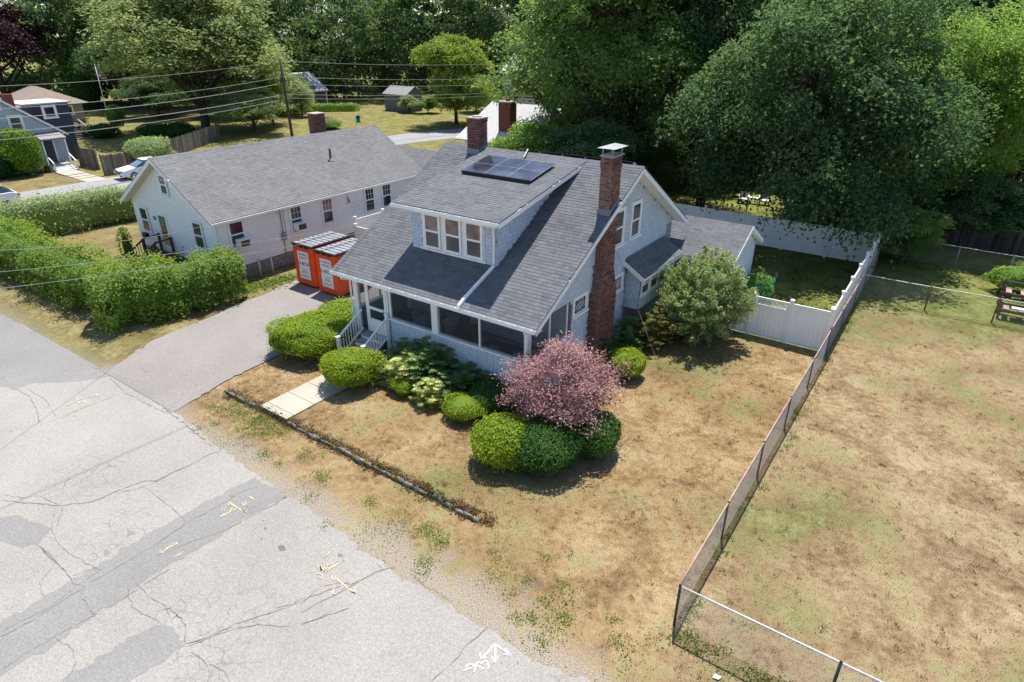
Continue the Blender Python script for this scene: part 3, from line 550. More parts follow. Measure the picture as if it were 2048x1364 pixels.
# backdrop of individual trees behind the houses
TN = [make_tree(21, 8, 17, .5, .25, 34, 800, 125, .45, .75), make_tree(22, 7, 20, 2.0, .24, 30, 680, 115, .45)]
place_tree('maple_tree', TN[0], 2.7, 24.9, 6.6, 16.5, 'lf_dark', 'big dark maple overhanging the back corner of the white vinyl fence', rot=.4)
place_tree('maple_tree', TN[1], 9.6, 32.4, 4.4, 14.0, 'lf_light', 'mid green maple between the overhanging maple and the stockade fence', rot=.8)
place_tree('maple_tree', TN[1], -5.0, 30.6, 5.2, 20.0, 'lf_dark', 'tall dark maple behind the white back fence beside the pale garden chairs', rot=2.1)
place_tree('ash_tree', TN[1], -11.0, 29.4, 7.6, 21.0, 'lf_mid', 'tall tree with bare leaning stems above the blue house ridge', rot=4.4)
place_tree('maple_tree', TV[1], -17.5, 33.0, 6.8, 18.5, 'lf_mid', 'mid green tree beside the pale roofed house', rot=5.1)
place_tree('shrub_tree', TV[3], -14.6, 22.6, 3.6, 6.6, 'lf_light', 'small light green tree just behind the blue house ridge', rot=1.0)
place_tree('shrub_tree', TV[2], -10.5, 23.4, 3.9, 6.9, 'lf_dark', 'low dark green tree behind the solar panel ridge', rot=1.9)
place_tree('oak_tree', TV[1], 5.5, 44.0, 8.0, 22.0, 'lf_dark', 'tallest dark tree standing behind the overhanging maple', rot=.9)
place_tree('oak_tree', TV[0], -11.0, 47.5, 8.5, 23.0, 'lf_dark', 'dark tree far behind the back fence above the brick chimney', rot=3.6)
place_tree('oak_tree', TV[1], -19.0, 47.0, 8.0, 20.0, 'lf_mid', 'green tree rising behind the pale roofed house', rot=2.6)
place_tree('locust_tree', TV[4], 12.9, 37.6, 5.6, 15.0, 'lf_light', 'slim double trunked tree beyond the dark stockade fence', rot=1.2)
place_tree('locust_tree', TV[1], 16.8, 46.5, 6.8, 18.0, 'lf_light', 'bright yellow green tree behind the dark stockade fence', rot=.2)
place_tree('locust_tree', TV[4], 22.5, 44.0, 6.4, 16.5, 'lf_light', 'bright green feathery tree at the far corner of the lot', rot=3.0)
place_tree('maple_tree', TV[2], 10.0, 50.0, 8.0, 19.0, 'lf_mid', 'leafy green tree behind the slim double trunked tree', rot=5.0)
place_tree('maple_tree', TV[0], 27.0, 56.0, 9.0, 21.0, 'lf_olive', 'olive tree at the top right corner of the view', rot=2.0)
place_tree('spreading_tree', TV[3], 10.2, 31.8, 3.4, 5.6, 'lf_dark', 'low dark tree leaning over the stockade fence', rot=.7)
place_tree('shrub_tree', TV[3], 8.75, 24.6, 2.0, 3.7, 'lf_mid', 'rounded green shrub outside the far corner of the white fence', 'shrub', rot=2.5)
place_tree('oak_tree', TV[1], -70.6, 31.3, 10.8, 20.0, 'lf_olive', 'huge spreading olive green oak behind the flagpole lawn', rot=1.4)
place_tree('beech_tree', TV[2], -118, 26.0, 8.5, 19.5, 'lf_purple', 'dark purple beech behind the blue cape house', rot=.3)
place_tree('maple_tree', TV[0], -112, 42.5, 8.0, 20.0, 'lf_mid', 'tall green tree between the purple beech and the oak', rot=3.3)
place_tree('maple_tree', TV[2], -101, 37.5, 5.6, 13.5, 'lf_dark', 'dark tree behind the brown hip roof', rot=4.0)
place_tree('maple_tree', TV[1], -95, 48.0, 7.5, 19.0, 'lf_olive', 'pale green tree behind the tall arborvitae', rot=1.1)
place_tree('maple_tree', TV[3], -48.6, 54.9, 6.1, 12.4, 'lf_lime', 'yellow green maple on the lawn across the street', rot=.9)
place_tree('willow_shrub', TV[0], -65.0, 34.4, 5.0, 6.2, 'lf_sage', 'wide pale green bush beside the utility pole', 'shrub', rot=2.8)
place_tree('young_tree', TV[4], -68.0, 39.5, 2.6, 7.6, 'lf_lime', 'narrow yellow green tree just behind the utility pole', rot=2.8)
place_tree('young_tree', TV[4], -72.5, 47.8, 2.2, 5.6, 'lf_sage', 'thin pale tree in front of the brown shingled house', rot=1.8)
place_tree('young_tree', TV[3], -55.8, 68.5, 3.0, 6.0, 'lf_mid', 'small tree in front of the cream two storey house', rot=1.8)
place_tree('lawn_shrub', TV[2], -63.4, 61.2, 1.5, 2.9, 'lf_sage', 'upright bush at the corner of the grey shed', 'shrub', rot=0)
place_tree('lawn_shrub', TV[0], -60.6, 62.4, 1.9, 2.9, 'lf_mid', 'rounded bush standing beside the grey shed', 'shrub', rot=1)
place_tree('understory_shrub', TV[2], 7.2, 29.5, 3.2, 5.0, 'lf_dark', 'dark bushy growth behind the white fence corner', 'shrub', rot=.5)
place_tree('understory_shrub', TV[0], -9.2, 26.6, 3.0, 5.2, 'lf_dark', 'dark bushy growth behind the blue house gable', 'shrub', rot=1.5)
place_tree('understory_shrub', TV[2], 3.2, 33.5, 3.4, 5.0, 'lf_dark', 'dark bushy growth behind the overhanging maple trunk', 'shrub', rot=2.5)
place_tree('understory_shrub', TV[0], 13.6, 33.2, 3.6, 4.2, 'lf_dark', 'dark bushy growth spilling over the stockade fence', 'shrub', rot=3.5)
place_tree('understory_shrub', TV[0], -81, 40.0, 5.5, 7.0, 'lf_dark', 'dark bushy growth behind the oak trunk', 'shrub', rot=.5)
place_tree('understory_shrub', TV[2], -89, 35.0, 5.0, 6.5, 'lf_dark', 'dark bushy growth behind the flagpole', 'shrub', rot=2.5)
place_tree('understory_shrub', TV[1], -78, 48.0, 4.5, 7.0, 'lf_mid', 'green bushy growth between the oak and the brown shingled house', 'shrub', rot=1.1)
place_tree('understory_shrub', TV[0], -8.6, 36.0, 4.2, 7.0, 'lf_dark', 'dark bushy growth behind the house chimney beyond the fence', 'shrub', rot=.9)
place_tree('understory_shrub', TV[2], -13.0, 38.5, 4.6, 7.5, 'lf_mid', 'green bushy growth under the tall tree with leaning stems', 'shrub', rot=2.2)
place_tree('understory_shrub', TV[0], -2.5, 44.5, 4.6, 6.5, 'lf_mid', 'green bushy growth beyond the garden chairs', 'shrub', rot=1.7)
place_tree('understory_shrub', TV[2], -15.2, 27.5, 3.2, 6.0, 'lf_mid', 'green bushy growth behind the small chimney', 'shrub', rot=4.5)
# far wood: one mass
def wood():
    r = np.random.default_rng(77); P = []; N = []; T = []
    trees = [(x, y) for x, y in zip(r.uniform(-160, 60, 900), r.uniform(30, 180, 900))]
    keep = []
    for (x, y) in trees:
        dx, dy = x-CAM[0], y-CAM[1]; dist = math.hypot(dx, dy); az = math.degrees(math.atan2(-dx, dy))
        mind = np.interp(az, [-12, 0, 12, 20, 30, 35, 45, 55, 62, 72, 78], [78, 80, 82, 88, 122, 128, 128, 126, 122, 136, 140])
        if dist < mind or dist > mind+40 or az < -10 or az > 80: continue
        if any((x-a)**2+(y-b)**2 < 30 for a, b in keep): continue
        keep.append((x, y))
    cores = []
    for (x, y) in keep:
        R = r.uniform(5.0, 7.8); H = r.uniform(20, 28); n = 125; per = 36; cores.append((x, y, R, H))
        nl = 12; ld = sphere_dirs(nl, r); lc = np.array([x, y, H*.47])+ld*np.array([R*.62, R*.62, H*.40]); lr = R*r.uniform(.35, .55, nl)
        ch = r.integers(0, nl, n); d = sphere_dirs(n, r); c = lc[ch]+d*lr[ch][:, None]*r.uniform(.35, 1.05, n)[:, None]
        p = np.repeat(c, per, 0)+r.normal(size=(n*per, 3))*np.array([.8, .8, .38]); P.append(p); N.append(np.repeat(d, per, 0)*.5+np.array([0, 0, .5])+r.normal(size=(n*per, 3))*.5)
        T.append(np.clip(r.uniform(.1, .8)*.6+np.repeat(r.uniform(0, .5, n), per)+r.normal(0, .1, n*per), 0, 1))
    P = np.concatenate(P); CV = []; CFc = []; nb = 0
    for (x, y, R, H) in cores:
        a, b = ico_core((x, y, H*.46), (R*.34, R*.34, H*.26), 8, 5); CV.append(a); CFc.append(b+nb); nb += len(a)
    me = leaf_mesh('woodland', P, np.concatenate(N), .66, r, np.concatenate(T)); o = link('woodland', me, MT['lf_wood'])
    tag(o, 'dense dark green woodland closing off the whole view', 'woodland', kind='stuff')
    return keep
WK = wood()
m = MB()
for (x, y) in WK: m.tube([(x, y, -.2), (x+.3, y, 10)], [.3, .12], 6)
tag(m.build('woodland_trunks', MT['bark']), 'shaded trunks inside the far wood', 'woodland', kind='stuff')

# ------------------------------------------------------------------ clipped shrubs and hedges
def mound(seed, R, zs, leaf, n, lump=.10, core=.93, power=2.6, under=.12):
    """clipped shrub, local coordinates, base at z=0: R=(rx,ry), height zs"""
    r = np.random.default_rng(seed); d = sphere_dirs(n, r)
    k = (np.abs(d[:,0])**power+np.abs(d[:,1])**power+np.abs(d[:,2])**power)**(-1/power)
    rad = np.array([R[0], R[1], zs*(1-under)/2]); f = np.zeros(n); pr = np.random.default_rng(seed+1)
    for i in range(26):
        q = sphere_dirs(1, pr)[0]; f += np.exp(-np.sum((d-q)**2, 1)/(.05+.12*pr.random()))*pr.normal(0, 1)
    f = f/ (np.std(f)+1e-6)
    P = d*rad*(k*(1+lump*.8*f)*np.where(r.random(n) < .05, r.uniform(1.03, 1.16, n), r.uniform(.92, 1.03, n)))[:, None]+np.array([0, 0, zs*under+zs*(1-under)/2])
    P[:,2] = np.maximum(P[:,2], .03)
    N = unit(d/rad)*.8+np.array([0, 0, .25])+r.normal(size=(n, 3))*.5
    tint = np.clip(.45+.22*f/2+r.normal(0, .2, n), 0, 1)
    cv, cf = ico_core((0, 0, zs*under+zs*(1-under)/2), rad*core)
    return leaf_mesh('foliage', P, N, leaf, r, tint, (cv, cf))
def shrub(name, x, y, me, mat, label, cat='shrub', rot=0.0, sc_=(1,1,1), stem=True, group=None):
    t = thing(name, (x, y, float(hz(x, y))), label, cat, group); t.rotation_euler = (0, 0, rot); t.scale = sc_
    b = link('foliage', me, MT[mat], t)
    if stem: 
        m = MB(); o = ORG[t.name]
        for k in range(4):
            a = k*1.6; m.tube([o+np.array([.06*math.cos(a), .06*math.sin(a), -.05]), o+np.array([.3*math.cos(a), .3*math.sin(a), .5])], [.035, .02], 5)
        m.build('stem', MT['bark'], t)
    return t
YW = mound(31, (1.32, 1.05), 1.35, .085, 9000, .07)
shrub('yew', -9.45, -1.5, mound(32, (1.55, 1.6), 1.4, .08, 15000, .09, .9, 2.3, .18), 'lf_box', 'largest clipped yew mound beside the driveway and steps')
shrub('yew', -9.6, .35, mound(35, (1.05, 1.05), 1.4, .085, 6000, .09), 'lf_box', 'clipped yew tucked behind the left stair railing')
shrub('yew', -5.95, -2.5, mound(33, (1.0, .98), 1.3, .075, 9500, .09, .9, 2.3, .2), 'lf_box', 'clipped yew ball right of the front walk below the railing')
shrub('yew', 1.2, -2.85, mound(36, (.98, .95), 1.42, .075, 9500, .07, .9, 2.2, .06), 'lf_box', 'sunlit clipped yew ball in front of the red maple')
shrub('yew', 2.32, -2.4, mound(37, (1.06, 1.0), 1.38, .075, 9500, .08, .9, 2.2, .06), 'lf_yewd', 'shaded dark clipped yew under the red maple')  # its shade is put into the colour by the darker leaf material
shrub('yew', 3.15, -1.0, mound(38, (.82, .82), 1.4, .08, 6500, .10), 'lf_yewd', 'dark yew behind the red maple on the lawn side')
shrub('yew', 1.95, 4.0, mound(39, (.62, .62), 1.0, .07, 4500, .10), 'lf_box', 'small bright clipped yew on the side lawn near the chimney')
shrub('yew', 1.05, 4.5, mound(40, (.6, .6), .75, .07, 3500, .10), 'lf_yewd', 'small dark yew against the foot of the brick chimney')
shrub('boxwood', -3.95, -1.85, mound(41, (.45, .42), .62, .06, 2600, .10), 'lf_box', 'small low clipped box beside the variegated bush')
shrub('boxwood', -1.25, -1.75, mound(42, (.68, .64), .74, .06, 4200, .12), 'lf_box', 'low bright clipped box at the end of the planting bed')
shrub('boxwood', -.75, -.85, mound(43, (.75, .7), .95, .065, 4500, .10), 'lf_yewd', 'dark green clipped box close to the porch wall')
def rosette_bush(seed, R, H, ncl, per, leaf):
    r = np.random.default_rng(seed); d = sphere_dirs(ncl, r); d[:,2] = np.abs(d[:,2])*.95; d = unit(d)
    Pc = d*np.array([R, R, H*.82])*r.uniform(.55, 1.05, ncl)[:, None]+np.array([0, 0, H*.12])
    a = np.tile(np.linspace(0, 2*math.pi, per, endpoint=False), ncl)+np.repeat(r.uniform(0, 6, ncl), per); tilt = r.uniform(.15, .6, ncl*per)
    ax = np.stack([np.cos(a), np.sin(a), tilt*0-.15], 1); P = np.repeat(Pc, per, 0)+ax*leaf*.55
    n = len(P); N = np.stack([np.cos(a)*.35, np.sin(a)*.35, np.ones(n)], 1)+r.normal(size=(n, 3))*.25
    t = unit(ax+np.array([0, 0, .1])); N = unit(N-np.sum(N*t, 1, keepdims=True)*t); b = np.cross(N, t); s = (leaf*r.uniform(.8, 1.2, n))[:, None]
    V = np.empty((n, 4, 3), np.float32); V[:,0] = P-t*s*.5; V[:,1] = P+b*s*.17; V[:,2] = P+t*s*.5; V[:,3] = P-b*s*.17
    V = V.reshape(-1, 3); F = np.arange(n*4).reshape(n, 4); T = np.repeat(np.clip(np.repeat(r.uniform(.1, .9, ncl), per)+r.normal(0, .12, n), 0, 1), 4)
    cv, cf = ico_core((0, 0, H*.45), (R*.38, R*.38, H*.30)); F = np.concatenate([F, cf+len(V)]); V = np.concatenate([V, cv]); T = np.concatenate([T, np.full(len(cv), 0)])
    me = bpy.data.meshes.new('foliage'); setmesh(me, V, F); at = me.attributes.new('tint', 'FLOAT', 'POINT'); at.data.foreach_set('value', T.astype(np.float32)); return me
shrub('rhododendron', -3.75, -.7, rosette_bush(51, 1.15, 1.95, 300, 10, .20), 'lf_rhod', 'tall dark rhododendron against the porch wall')
shrub('rhododendron', -5.0, -.65, rosette_bush(52, .85, 1.55, 190, 10, .19), 'lf_rhod', 'dark rhododendron beside the lower stair railing')
shrub('rhododendron', -2.35, -.75, rosette_bush(53, 1.0, 1.35, 210, 10, .19), 'lf_rhod', 'lower dark rhododendron near the middle of the porch wall')
shrub('rhododendron', -1.35, -.35, rosette_bush(54, .5, 1.2, 60, 8, .15), 'lf_rhod', 'thin leggy rhododendron nearest the red maple')
shrub('variegated_bush', -4.25, -1.35, rosette_bush(55, .72, 1.45, 170, 10, .16), 'lf_var', 'tall yellow variegated bush between yew and rhododendron')
shrub('variegated_bush', -2.75, -1.65, rosette_bush(56, .72, 1.1, 160, 10, .15), 'lf_var', 'low yellow variegated bush at the front of the bed')
shrub('variegated_bush', -5.0, -1.45, rosette_bush(57, .55, 1.0, 120, 10, .15), 'lf_var', 'small yellow variegated bush next to the yew ball')
# japanese maple
def jmaple():
    r = np.random.default_rng(61); ncl = 560; per = 38; R = 1.58; H = 3.0
    d = sphere_dirs(ncl, r); d[:,2] = np.abs(d[:,2])*.9-.12; d = unit(d); f = 1+.20*np.sin(d[:,0]*5+1)*np.sin(d[:,1]*5+2)+.12*np.sin(d[:,2]*9+d[:,0]*4)+.10*r.normal(size=ncl)
    Pc = d*np.array([R, R*.95, 1.55])*(r.uniform(.5, 1.0, ncl)**.6*f)[:, None]+np.array([0, 0, 1.62]); n = ncl*per
    P = np.repeat(Pc, per, 0)+r.normal(size=(n, 3))*np.array([.17, .17, .05]); N = np.array([0, 0, 1.0])+np.repeat(d, per, 0)*.35+r.normal(size=(n, 3))*.5
    T = np.clip(np.repeat(r.uniform(.15, .85, ncl), per)+r.normal(0, .2, n), 0, 1); T = np.clip(T+.0, 0, 1); me = leaf_mesh('crown', P, N, .08, r, T, None, .5)
    t = thing('japanese_maple', (1.95, -.72, 0), 'pinkish red Japanese maple in front of the porch corner', 'tree')
    link('crown', me, MT['lf_jap'], t); m = MB(); o = ORG[t.name]
    for k in range(6):
        a = k*1.05; m.tube([o+np.array([0, 0, -.1]), o+np.array([.12*math.cos(a), .12*math.sin(a), .5]), o+np.array([.6*math.cos(a), .6*math.sin(a), 1.3]), o+np.array([1.1*math.cos(a), 1.1*math.sin(a), 2.0+.4*math.sin(3*a)])], [.06, .05, .03, .008], 6)
    m.build('trunk', MT['bark'], t, True)
jmaple()
# round light bush by the gate and its rusty neighbour
shrub('azalea', 1.55, 6.9, rosette_bush(64, .95, 1.9, 170, 8, .15), 'lf_rust', 'rust tinged bush in front of the bay window')
shrub('azalea', .95, 6.0, rosette_bush(65, .75, 1.6, 120, 8, .15), 'lf_rhod', 'dark bush between the chimney and the bay window')
shrub('green_bush', 14.3, 22.9, mound(66, (1.25, .9), 1.35, .13, 3500, .2), 'lf_light', 'leafy green bush behind the wooden rack at the lot fence')
def spray_bush(seed, R, H, ns, per, leaf):
    r = np.random.default_rng(seed); d = sphere_dirs(ns, r); d[:,2] = d[:,2]*.8+.12; d = unit(d); k = r.uniform(.80, 1.13, ns)*(1+.10*np.sin(d[:,0]*5+1)+.08*np.sin(d[:,1]*6+d[:,2]*3))
    tip = d*np.array([R, R, H*.5])*k[:, None]; up = unit(d+np.array([0, 0, .55])); L = r.uniform(.35, .8, ns)
    u = r.random((ns, per)); P = (tip[:, None]-up[:, None]*(u*L[:, None])[..., None]).reshape(-1, 3)+r.normal(size=(ns*per, 3))*.045+np.array([0, 0, H*.5]); P[:,2] = np.maximum(P[:,2], .05)
    n = len(P); N = np.repeat(d, per, 0)*.5+r.normal(size=(n, 3))*.7+np.array([0, 0, .3]); T = np.clip(np.repeat(r.uniform(.1, .9, ns), per)+r.normal(0, .15, n), 0, 1)
    cv, cf = ico_core((0, 0, H*.5), (R*.62, R*.62, H*.36)); return leaf_mesh('foliage', P, N, leaf, r, T, (cv, cf), .5)
shrub('round_bush', 3.0, 8.85, spray_bush(63, 1.85, 3.7, 700, 36, .125), 'lf_sage', 'large round pale green bush between the bay window and the gate')
def hedge(name, path, W, H, leaf, n, mat, label, seed, lump=.16):
    r = np.random.default_rng(seed); P = np.array(path, float); seg = np.linalg.norm(np.diff(P, axis=0), axis=1); cum = np.concatenate([[0], np.cumsum(seg)]); L = cum[-1]
    s = r.uniform(-W*.45, L+W*.45, n); sc2 = np.clip(s, 0, L); px = np.interp(sc2, cum, P[:,0]); py = np.interp(sc2, cum, P[:,1]); e = .3
    tx = np.interp(np.clip(sc2+e, 0, L), cum, P[:,0])-np.interp(np.clip(sc2-e, 0, L), cum, P[:,0]); ty = np.interp(np.clip(sc2+e, 0, L), cum, P[:,1])-np.interp(np.clip(sc2-e, 0, L), cum, P[:,1])
    T = unit(np.stack([tx, ty], 1)); Q = np.stack([-T[:,1], T[:,0]], 1); over = s-sc2; shrink = np.sqrt(np.clip(1-(over/(W*.5))**2, .05, 1))
    a = r.uniform(-.25*math.pi, 1.25*math.pi, n); pw = .55
    ca = np.sign(np.cos(a))*np.abs(np.cos(a))**pw; sa = np.sign(np.sin(a))*np.abs(np.sin(a))**pw
    ph = r.uniform(0, 6, 8); f = sum(np.sin(s*(.9+i*.75)+ph[i]+a*(i % 3)*1.3)/(1+i*.35) for i in range(8))*.42+r.normal(0, .3, n)
    k = (1+lump*f*.5)*np.where(r.random(n) < .16, r.uniform(1.0, 1.34, n), r.uniform(.84, 1.06, n))
    lat = ca*W/2*k*shrink; z = H*.5+sa*H*.5*k*np.where(sa > 0, (.55+.45*shrink), 1); z = np.maximum(z, .04)
    PP = np.stack([px+Q[:,0]*lat+T[:,0]*over, py+Q[:,1]*lat+T[:,1]*over, z], 1)
    N = np.stack([Q[:,0]*ca, Q[:,1]*ca, sa+.25], 1)+r.normal(size=(n, 3))*.55
    tint = np.clip(.42+.13*f+r.normal(0, .2, n), 0, 1)
    # inner mass
    cv = []; cf = []; ns = max(3, int(L/.5)); m_ = 10
    for i in range(ns+1):
        q = L*i/ns; c = np.array([np.interp(q, cum, P[:,0]), np.interp(q, cum, P[:,1])]); t2 = unit(np.array([np.interp(min(q+.3, L), cum, P[:,0])-np.interp(max(q-.3, 0), cum, P[:,0]), np.interp(min(q+.3, L), cum, P[:,1])-np.interp(max(q-.3, 0), cum, P[:,1])])); qn = np.array([-t2[1], t2[0]])
        for j in range(m_):
            b = 2*math.pi*j/m_; cb = np.sign(math.cos(b))*abs(math.cos(b))**.6; sb = np.sign(math.sin(b))*abs(math.sin(b))**.6
            cv.append((c[0]+qn[0]*cb*W*.38, c[1]+qn[1]*cb*W*.38, H*.5+sb*H*.40))
    for i in range(ns): cf += [(i*m_+j, i*m_+(j+1)%m_, (i+1)*m_+(j+1)%m_, (i+1)*m_+j) for j in range(m_)]
    org = (float(P[:,0].mean()), float(P[:,1].mean()), float(hz(P[0,0], P[0,1]))); o3 = np.array([org[0], org[1], 0])
    me = leaf_mesh(name, PP-o3, N, leaf, r, tint, (np.array(cv, np.float32)-o3.astype(np.float32), np.array(cf)))
    o = link(name, me, MT[mat], None, org); o.location = org; tag(o, label, 'hedge'); return o
hedge('hedge', [(-18.9,-4.35),(-18.2,-3.2),(-17.8,-1.6),(-17.45,-.3)], 2.3, 2.15, .13, 24000, 'lf_hedge', 'shaggy hedge corner along the driveway in front of the white house', 71, .6)
hedge('hedge', [(-40,-4.6),(-34,-4.1),(-28,-4.3),(-23,-4.0),(-21,-4.1)], 2.2, 2.0, .14, 26000, 'lf_hedge', 'long shaggy hedge along the road edge', 72, .6)
hedge('hedge', [(-36.4,-3.0),(-36.0,1),(-35.6,5),(-34.8,9)], 1.9, 2.2, .15, 12000, 'lf_sage', 'pale hedge between the white house lawn and the side street', 73, .3)
hedge('hedge', [(-82,49),(-77.5,53),(-72.2,58.0)], 1.5, 1.1, .2, 3000, 'lf_light', 'clipped low hedge in front of the brown shingled house', 74, .1)
hedge('hedge', [(-62.5,6.2),(-58.2,5.0),(-57.6,3.0)], 2.2, 1.7, .16, 4000, 'lf_arb', 'dark low yew hedge under the blue cape house window', 75, .1)
shrub('cone_yew', -57.5, 6.2, mound(81, (1.45, 1.45), 4.0, .16, 4500, .12), 'lf_yew', 'tall rounded green yew beside the blue cape porch')
shrub('silver_shrub', -52.2, 14.6, mound(82, (2.2, 1.9), 2.7, .18, 4000, .2), 'lf_sage', 'silvery bush at the weathered fence behind the parked white sedan')
shrub('lawn_bush', -75.4, 20.8, mound(83, (2.0, 1.6), 1.5, .2, 2500, .12), 'lf_arb', 'rounded dark bush at the foot of the flagpole')
shrub('lawn_bush', -66.3, 25.2, mound(84, (1.9, 1.7), 1.9, .2, 2500, .12), 'lf_arb', 'clipped dark bush nearer the oak trunk behind the fence')
shrub('lawn_bush', -67.5, 23.2, mound(84, (1.9, 1.7), 1.9, .2, 2500, .12), 'lf_arb', 'clipped dark bush left of its twin behind the fence', rot=1.2)
shrub('street_bush', -44.6, -.9, mound(85, (2.4, 1.8), 2.0, .18, 3000, .2), 'lf_sage', 'leafy pale bush above the parked white car at the left edge', rot=.3).location = (-52.5, -1.0, 0)
shrub('weeping_tree', -76.7, 23.4, mound(86, (1.0, 1.0), 3.4, .18, 2500, .12, .9, 2.2, .28), 'lf_light', 'small domed bright green tree right of the flagpole', 'tree')
shrub('round_bush', -59.6, 41.7, mound(87, (1.9, 1.6), 1.2, .16, 2000, .15), 'lf_mid', 'low green bush right of the far brick chimney')
shrub('pink_bush', -61.8, 43.4, mound(88, (.9, .9), 1.2, .16, 1200, .2), 'lf_jap', 'small pinkish bush on the lawn across the street')
shrub('arborvitae', -111, 35.2, mound(89, (2.1, 2.1), 9.4, .32, 4500, .15, .9, 2.2, .03), 'lf_arb', 'tall columnar arborvitae left of the flagpole')
shrub('arborvitae', -107, 33.6, mound(90, (1.9, 1.9), 8.0, .32, 4000, .15, .9, 2.2, .03), 'lf_arb', 'shorter columnar arborvitae beside the taller one')
shrub('slim_juniper', -25.7, -.6, mound(91, (.33, .33), 2.2, .1, 1200, .3, .6, 2.2, .02), 'lf_hedge', 'slim upright shrub left of the brown steps')
shrub('slim_juniper', -20.1, -.7, mound(92, (.28, .28), 1.7, .1, 900, .3, .6, 2.2, .02), 'lf_arb', 'slim dark conifer at the white house front corner')
shrub('step_shrub', -25.2, -1.0, mound(93, (.8, .7), .8, .1, 1800, .2), 'lf_rhod', 'low dark shrub at the foot of the brown steps')
def tufts(name, spots, leaf, mat, label, seed):
    r = np.random.default_rng(seed); P = []
    for (x, y, R, n) in spots:
        q = r.normal(size=(n, 2))*R; P.append(np.stack([x+q[:,0], y+q[:,1], hz(x+q[:,0], y+q[:,1])+np.abs(r.normal(0, .03, n))], 1))
    P = np.concatenate(P); n = len(P); me = leaf_mesh(name, P, np.array([0, 0, .7])+r.normal(size=(n, 3))*.6, leaf, r, r.random(n)); return tag(link(name, me, MT[mat]), label, 'weeds', kind='stuff')
r_ = np.random.default_rng(9)
tufts('weeds', [(r_.uniform(-9.3, 9.5), -6.75+.55*r_.normal(), .10+.25*r_.random()**2, 90) for _ in range(75)]+[(-7.0+.9*r_.normal(), -5.85+.18*r_.normal(), .2, 60) for _ in range(45)], .042, 'weed', 'green weeds scattered over the gravel verge', 94)
tufts('ground_cover', [(-17.4+.5*r_.normal(), 1.6+1.1*r_.normal(), .3, 50) for _ in range(40)], .11, 'weed', 'green ground cover beside the driveway below the white house', 95)
tufts('fence_weeds', [(r_.uniform(9,16), 24.9+.35*r_.normal(), .25, 50) for _ in range(40)]+[(7.95+.1*r_.normal(), r_.uniform(-5.5,17), .08, 22) for _ in range(70)]+[(r_.uniform(7.8,14), -5.75+.12*r_.normal(), .12, 25) for _ in range(60)], .055, 'weed', 'weeds growing along the chain link fences', 96)
tufts('curb_grass', [(r_.uniform(-9.4, 2.6), -5.36+.09*r_.normal(), .07, 16) for _ in range(330)], .07, 'grass', 'dry grass spilling over the stone edging', 98)
# ------------------------------------------------------------------ small laid pieces (shingles, bricks, boards)
UNIT = bpy.data.meshes.new('piece')
UNIT.from_pydata([(-.5,-.5,-.5),(.5,-.5,-.5),(.5,.5,-.5),(-.5,.5,-.5),(-.5,-.5,.5),(.5,-.5,.5),(.5,.5,.5),(-.5,.5,.5)], [], [(0,3,2,1),(4,5,6,7),(0,1,5,4),(1,2,6,5),(2,3,7,6),(3,0,4,7)]); UNIT.update()
_unit_by_mat = {}
def unit_mesh(mat):
    if mat.name not in _unit_by_mat:
        u = UNIT.copy(); u.materials.append(mat); _unit_by_mat[mat.name] = u
    return _unit_by_mat[mat.name]
CUBE = np.array([(-.5,-.5,-.5),(.5,-.5,-.5),(.5,.5,-.5),(-.5,.5,-.5),(-.5,-.5,.5),(.5,-.5,.5),(.5,.5,.5),(-.5,.5,.5)])
CF = np.array([(0,3,2,1),(4,5,6,7),(0,1,5,4),(1,2,6,5),(2,3,7,6),(3,0,4,7)])
def lay(pieces, name, mat, parent, nobj=300, stuff_name=None, seen=None):
    """pieces: (centre, U, V, N, a, b, t). The nobj nearest the camera that face it become parts, the rest one part of kind stuff"""
    if not pieces: return
    c = np.array([p[0] for p in pieces]); n = np.array([p[3] for p in pieces]); face = np.sum((CAM-c)*n, 1) > 0
    d = np.linalg.norm(c-CAM, axis=1)+np.where(face, 0, 1000); order = np.argsort(d); o0 = ORG[parent.name]; um = unit_mesh(mat)
    for i in order[:nobj]:
        p = pieces[i]; o = bpy.data.objects.new(name, um); C.objects.link(o); o.parent = parent; q = Matrix.Identity(4)
        for k in range(3): q[k][0] = p[1][k]*p[4]; q[k][1] = p[2][k]*p[5]; q[k][2] = p[3][k]*p[6]; q[k][3] = p[0][k]-o0[k]
        o.matrix_local = q
    rest = order[nobj:]
    if len(rest):
        V = np.empty((len(rest), 8, 3), np.float32)
        for j, i in enumerate(rest):
            p = pieces[i]; V[j] = np.array(p[0])-o0+CUBE[:,:1]*p[4]*np.array(p[1])+CUBE[:,1:2]*p[5]*np.array(p[2])+CUBE[:,2:]*p[6]*np.array(p[3])
        F = (CF[None]+np.arange(len(rest))[:, None, None]*8).reshape(-1, 4); me = bpy.data.meshes.new(stuff_name or name); setmesh(me, V.reshape(-1, 3), F); link(stuff_name or name+'_field', me, mat, parent, kind='stuff')
RG = np.random.default_rng(3)
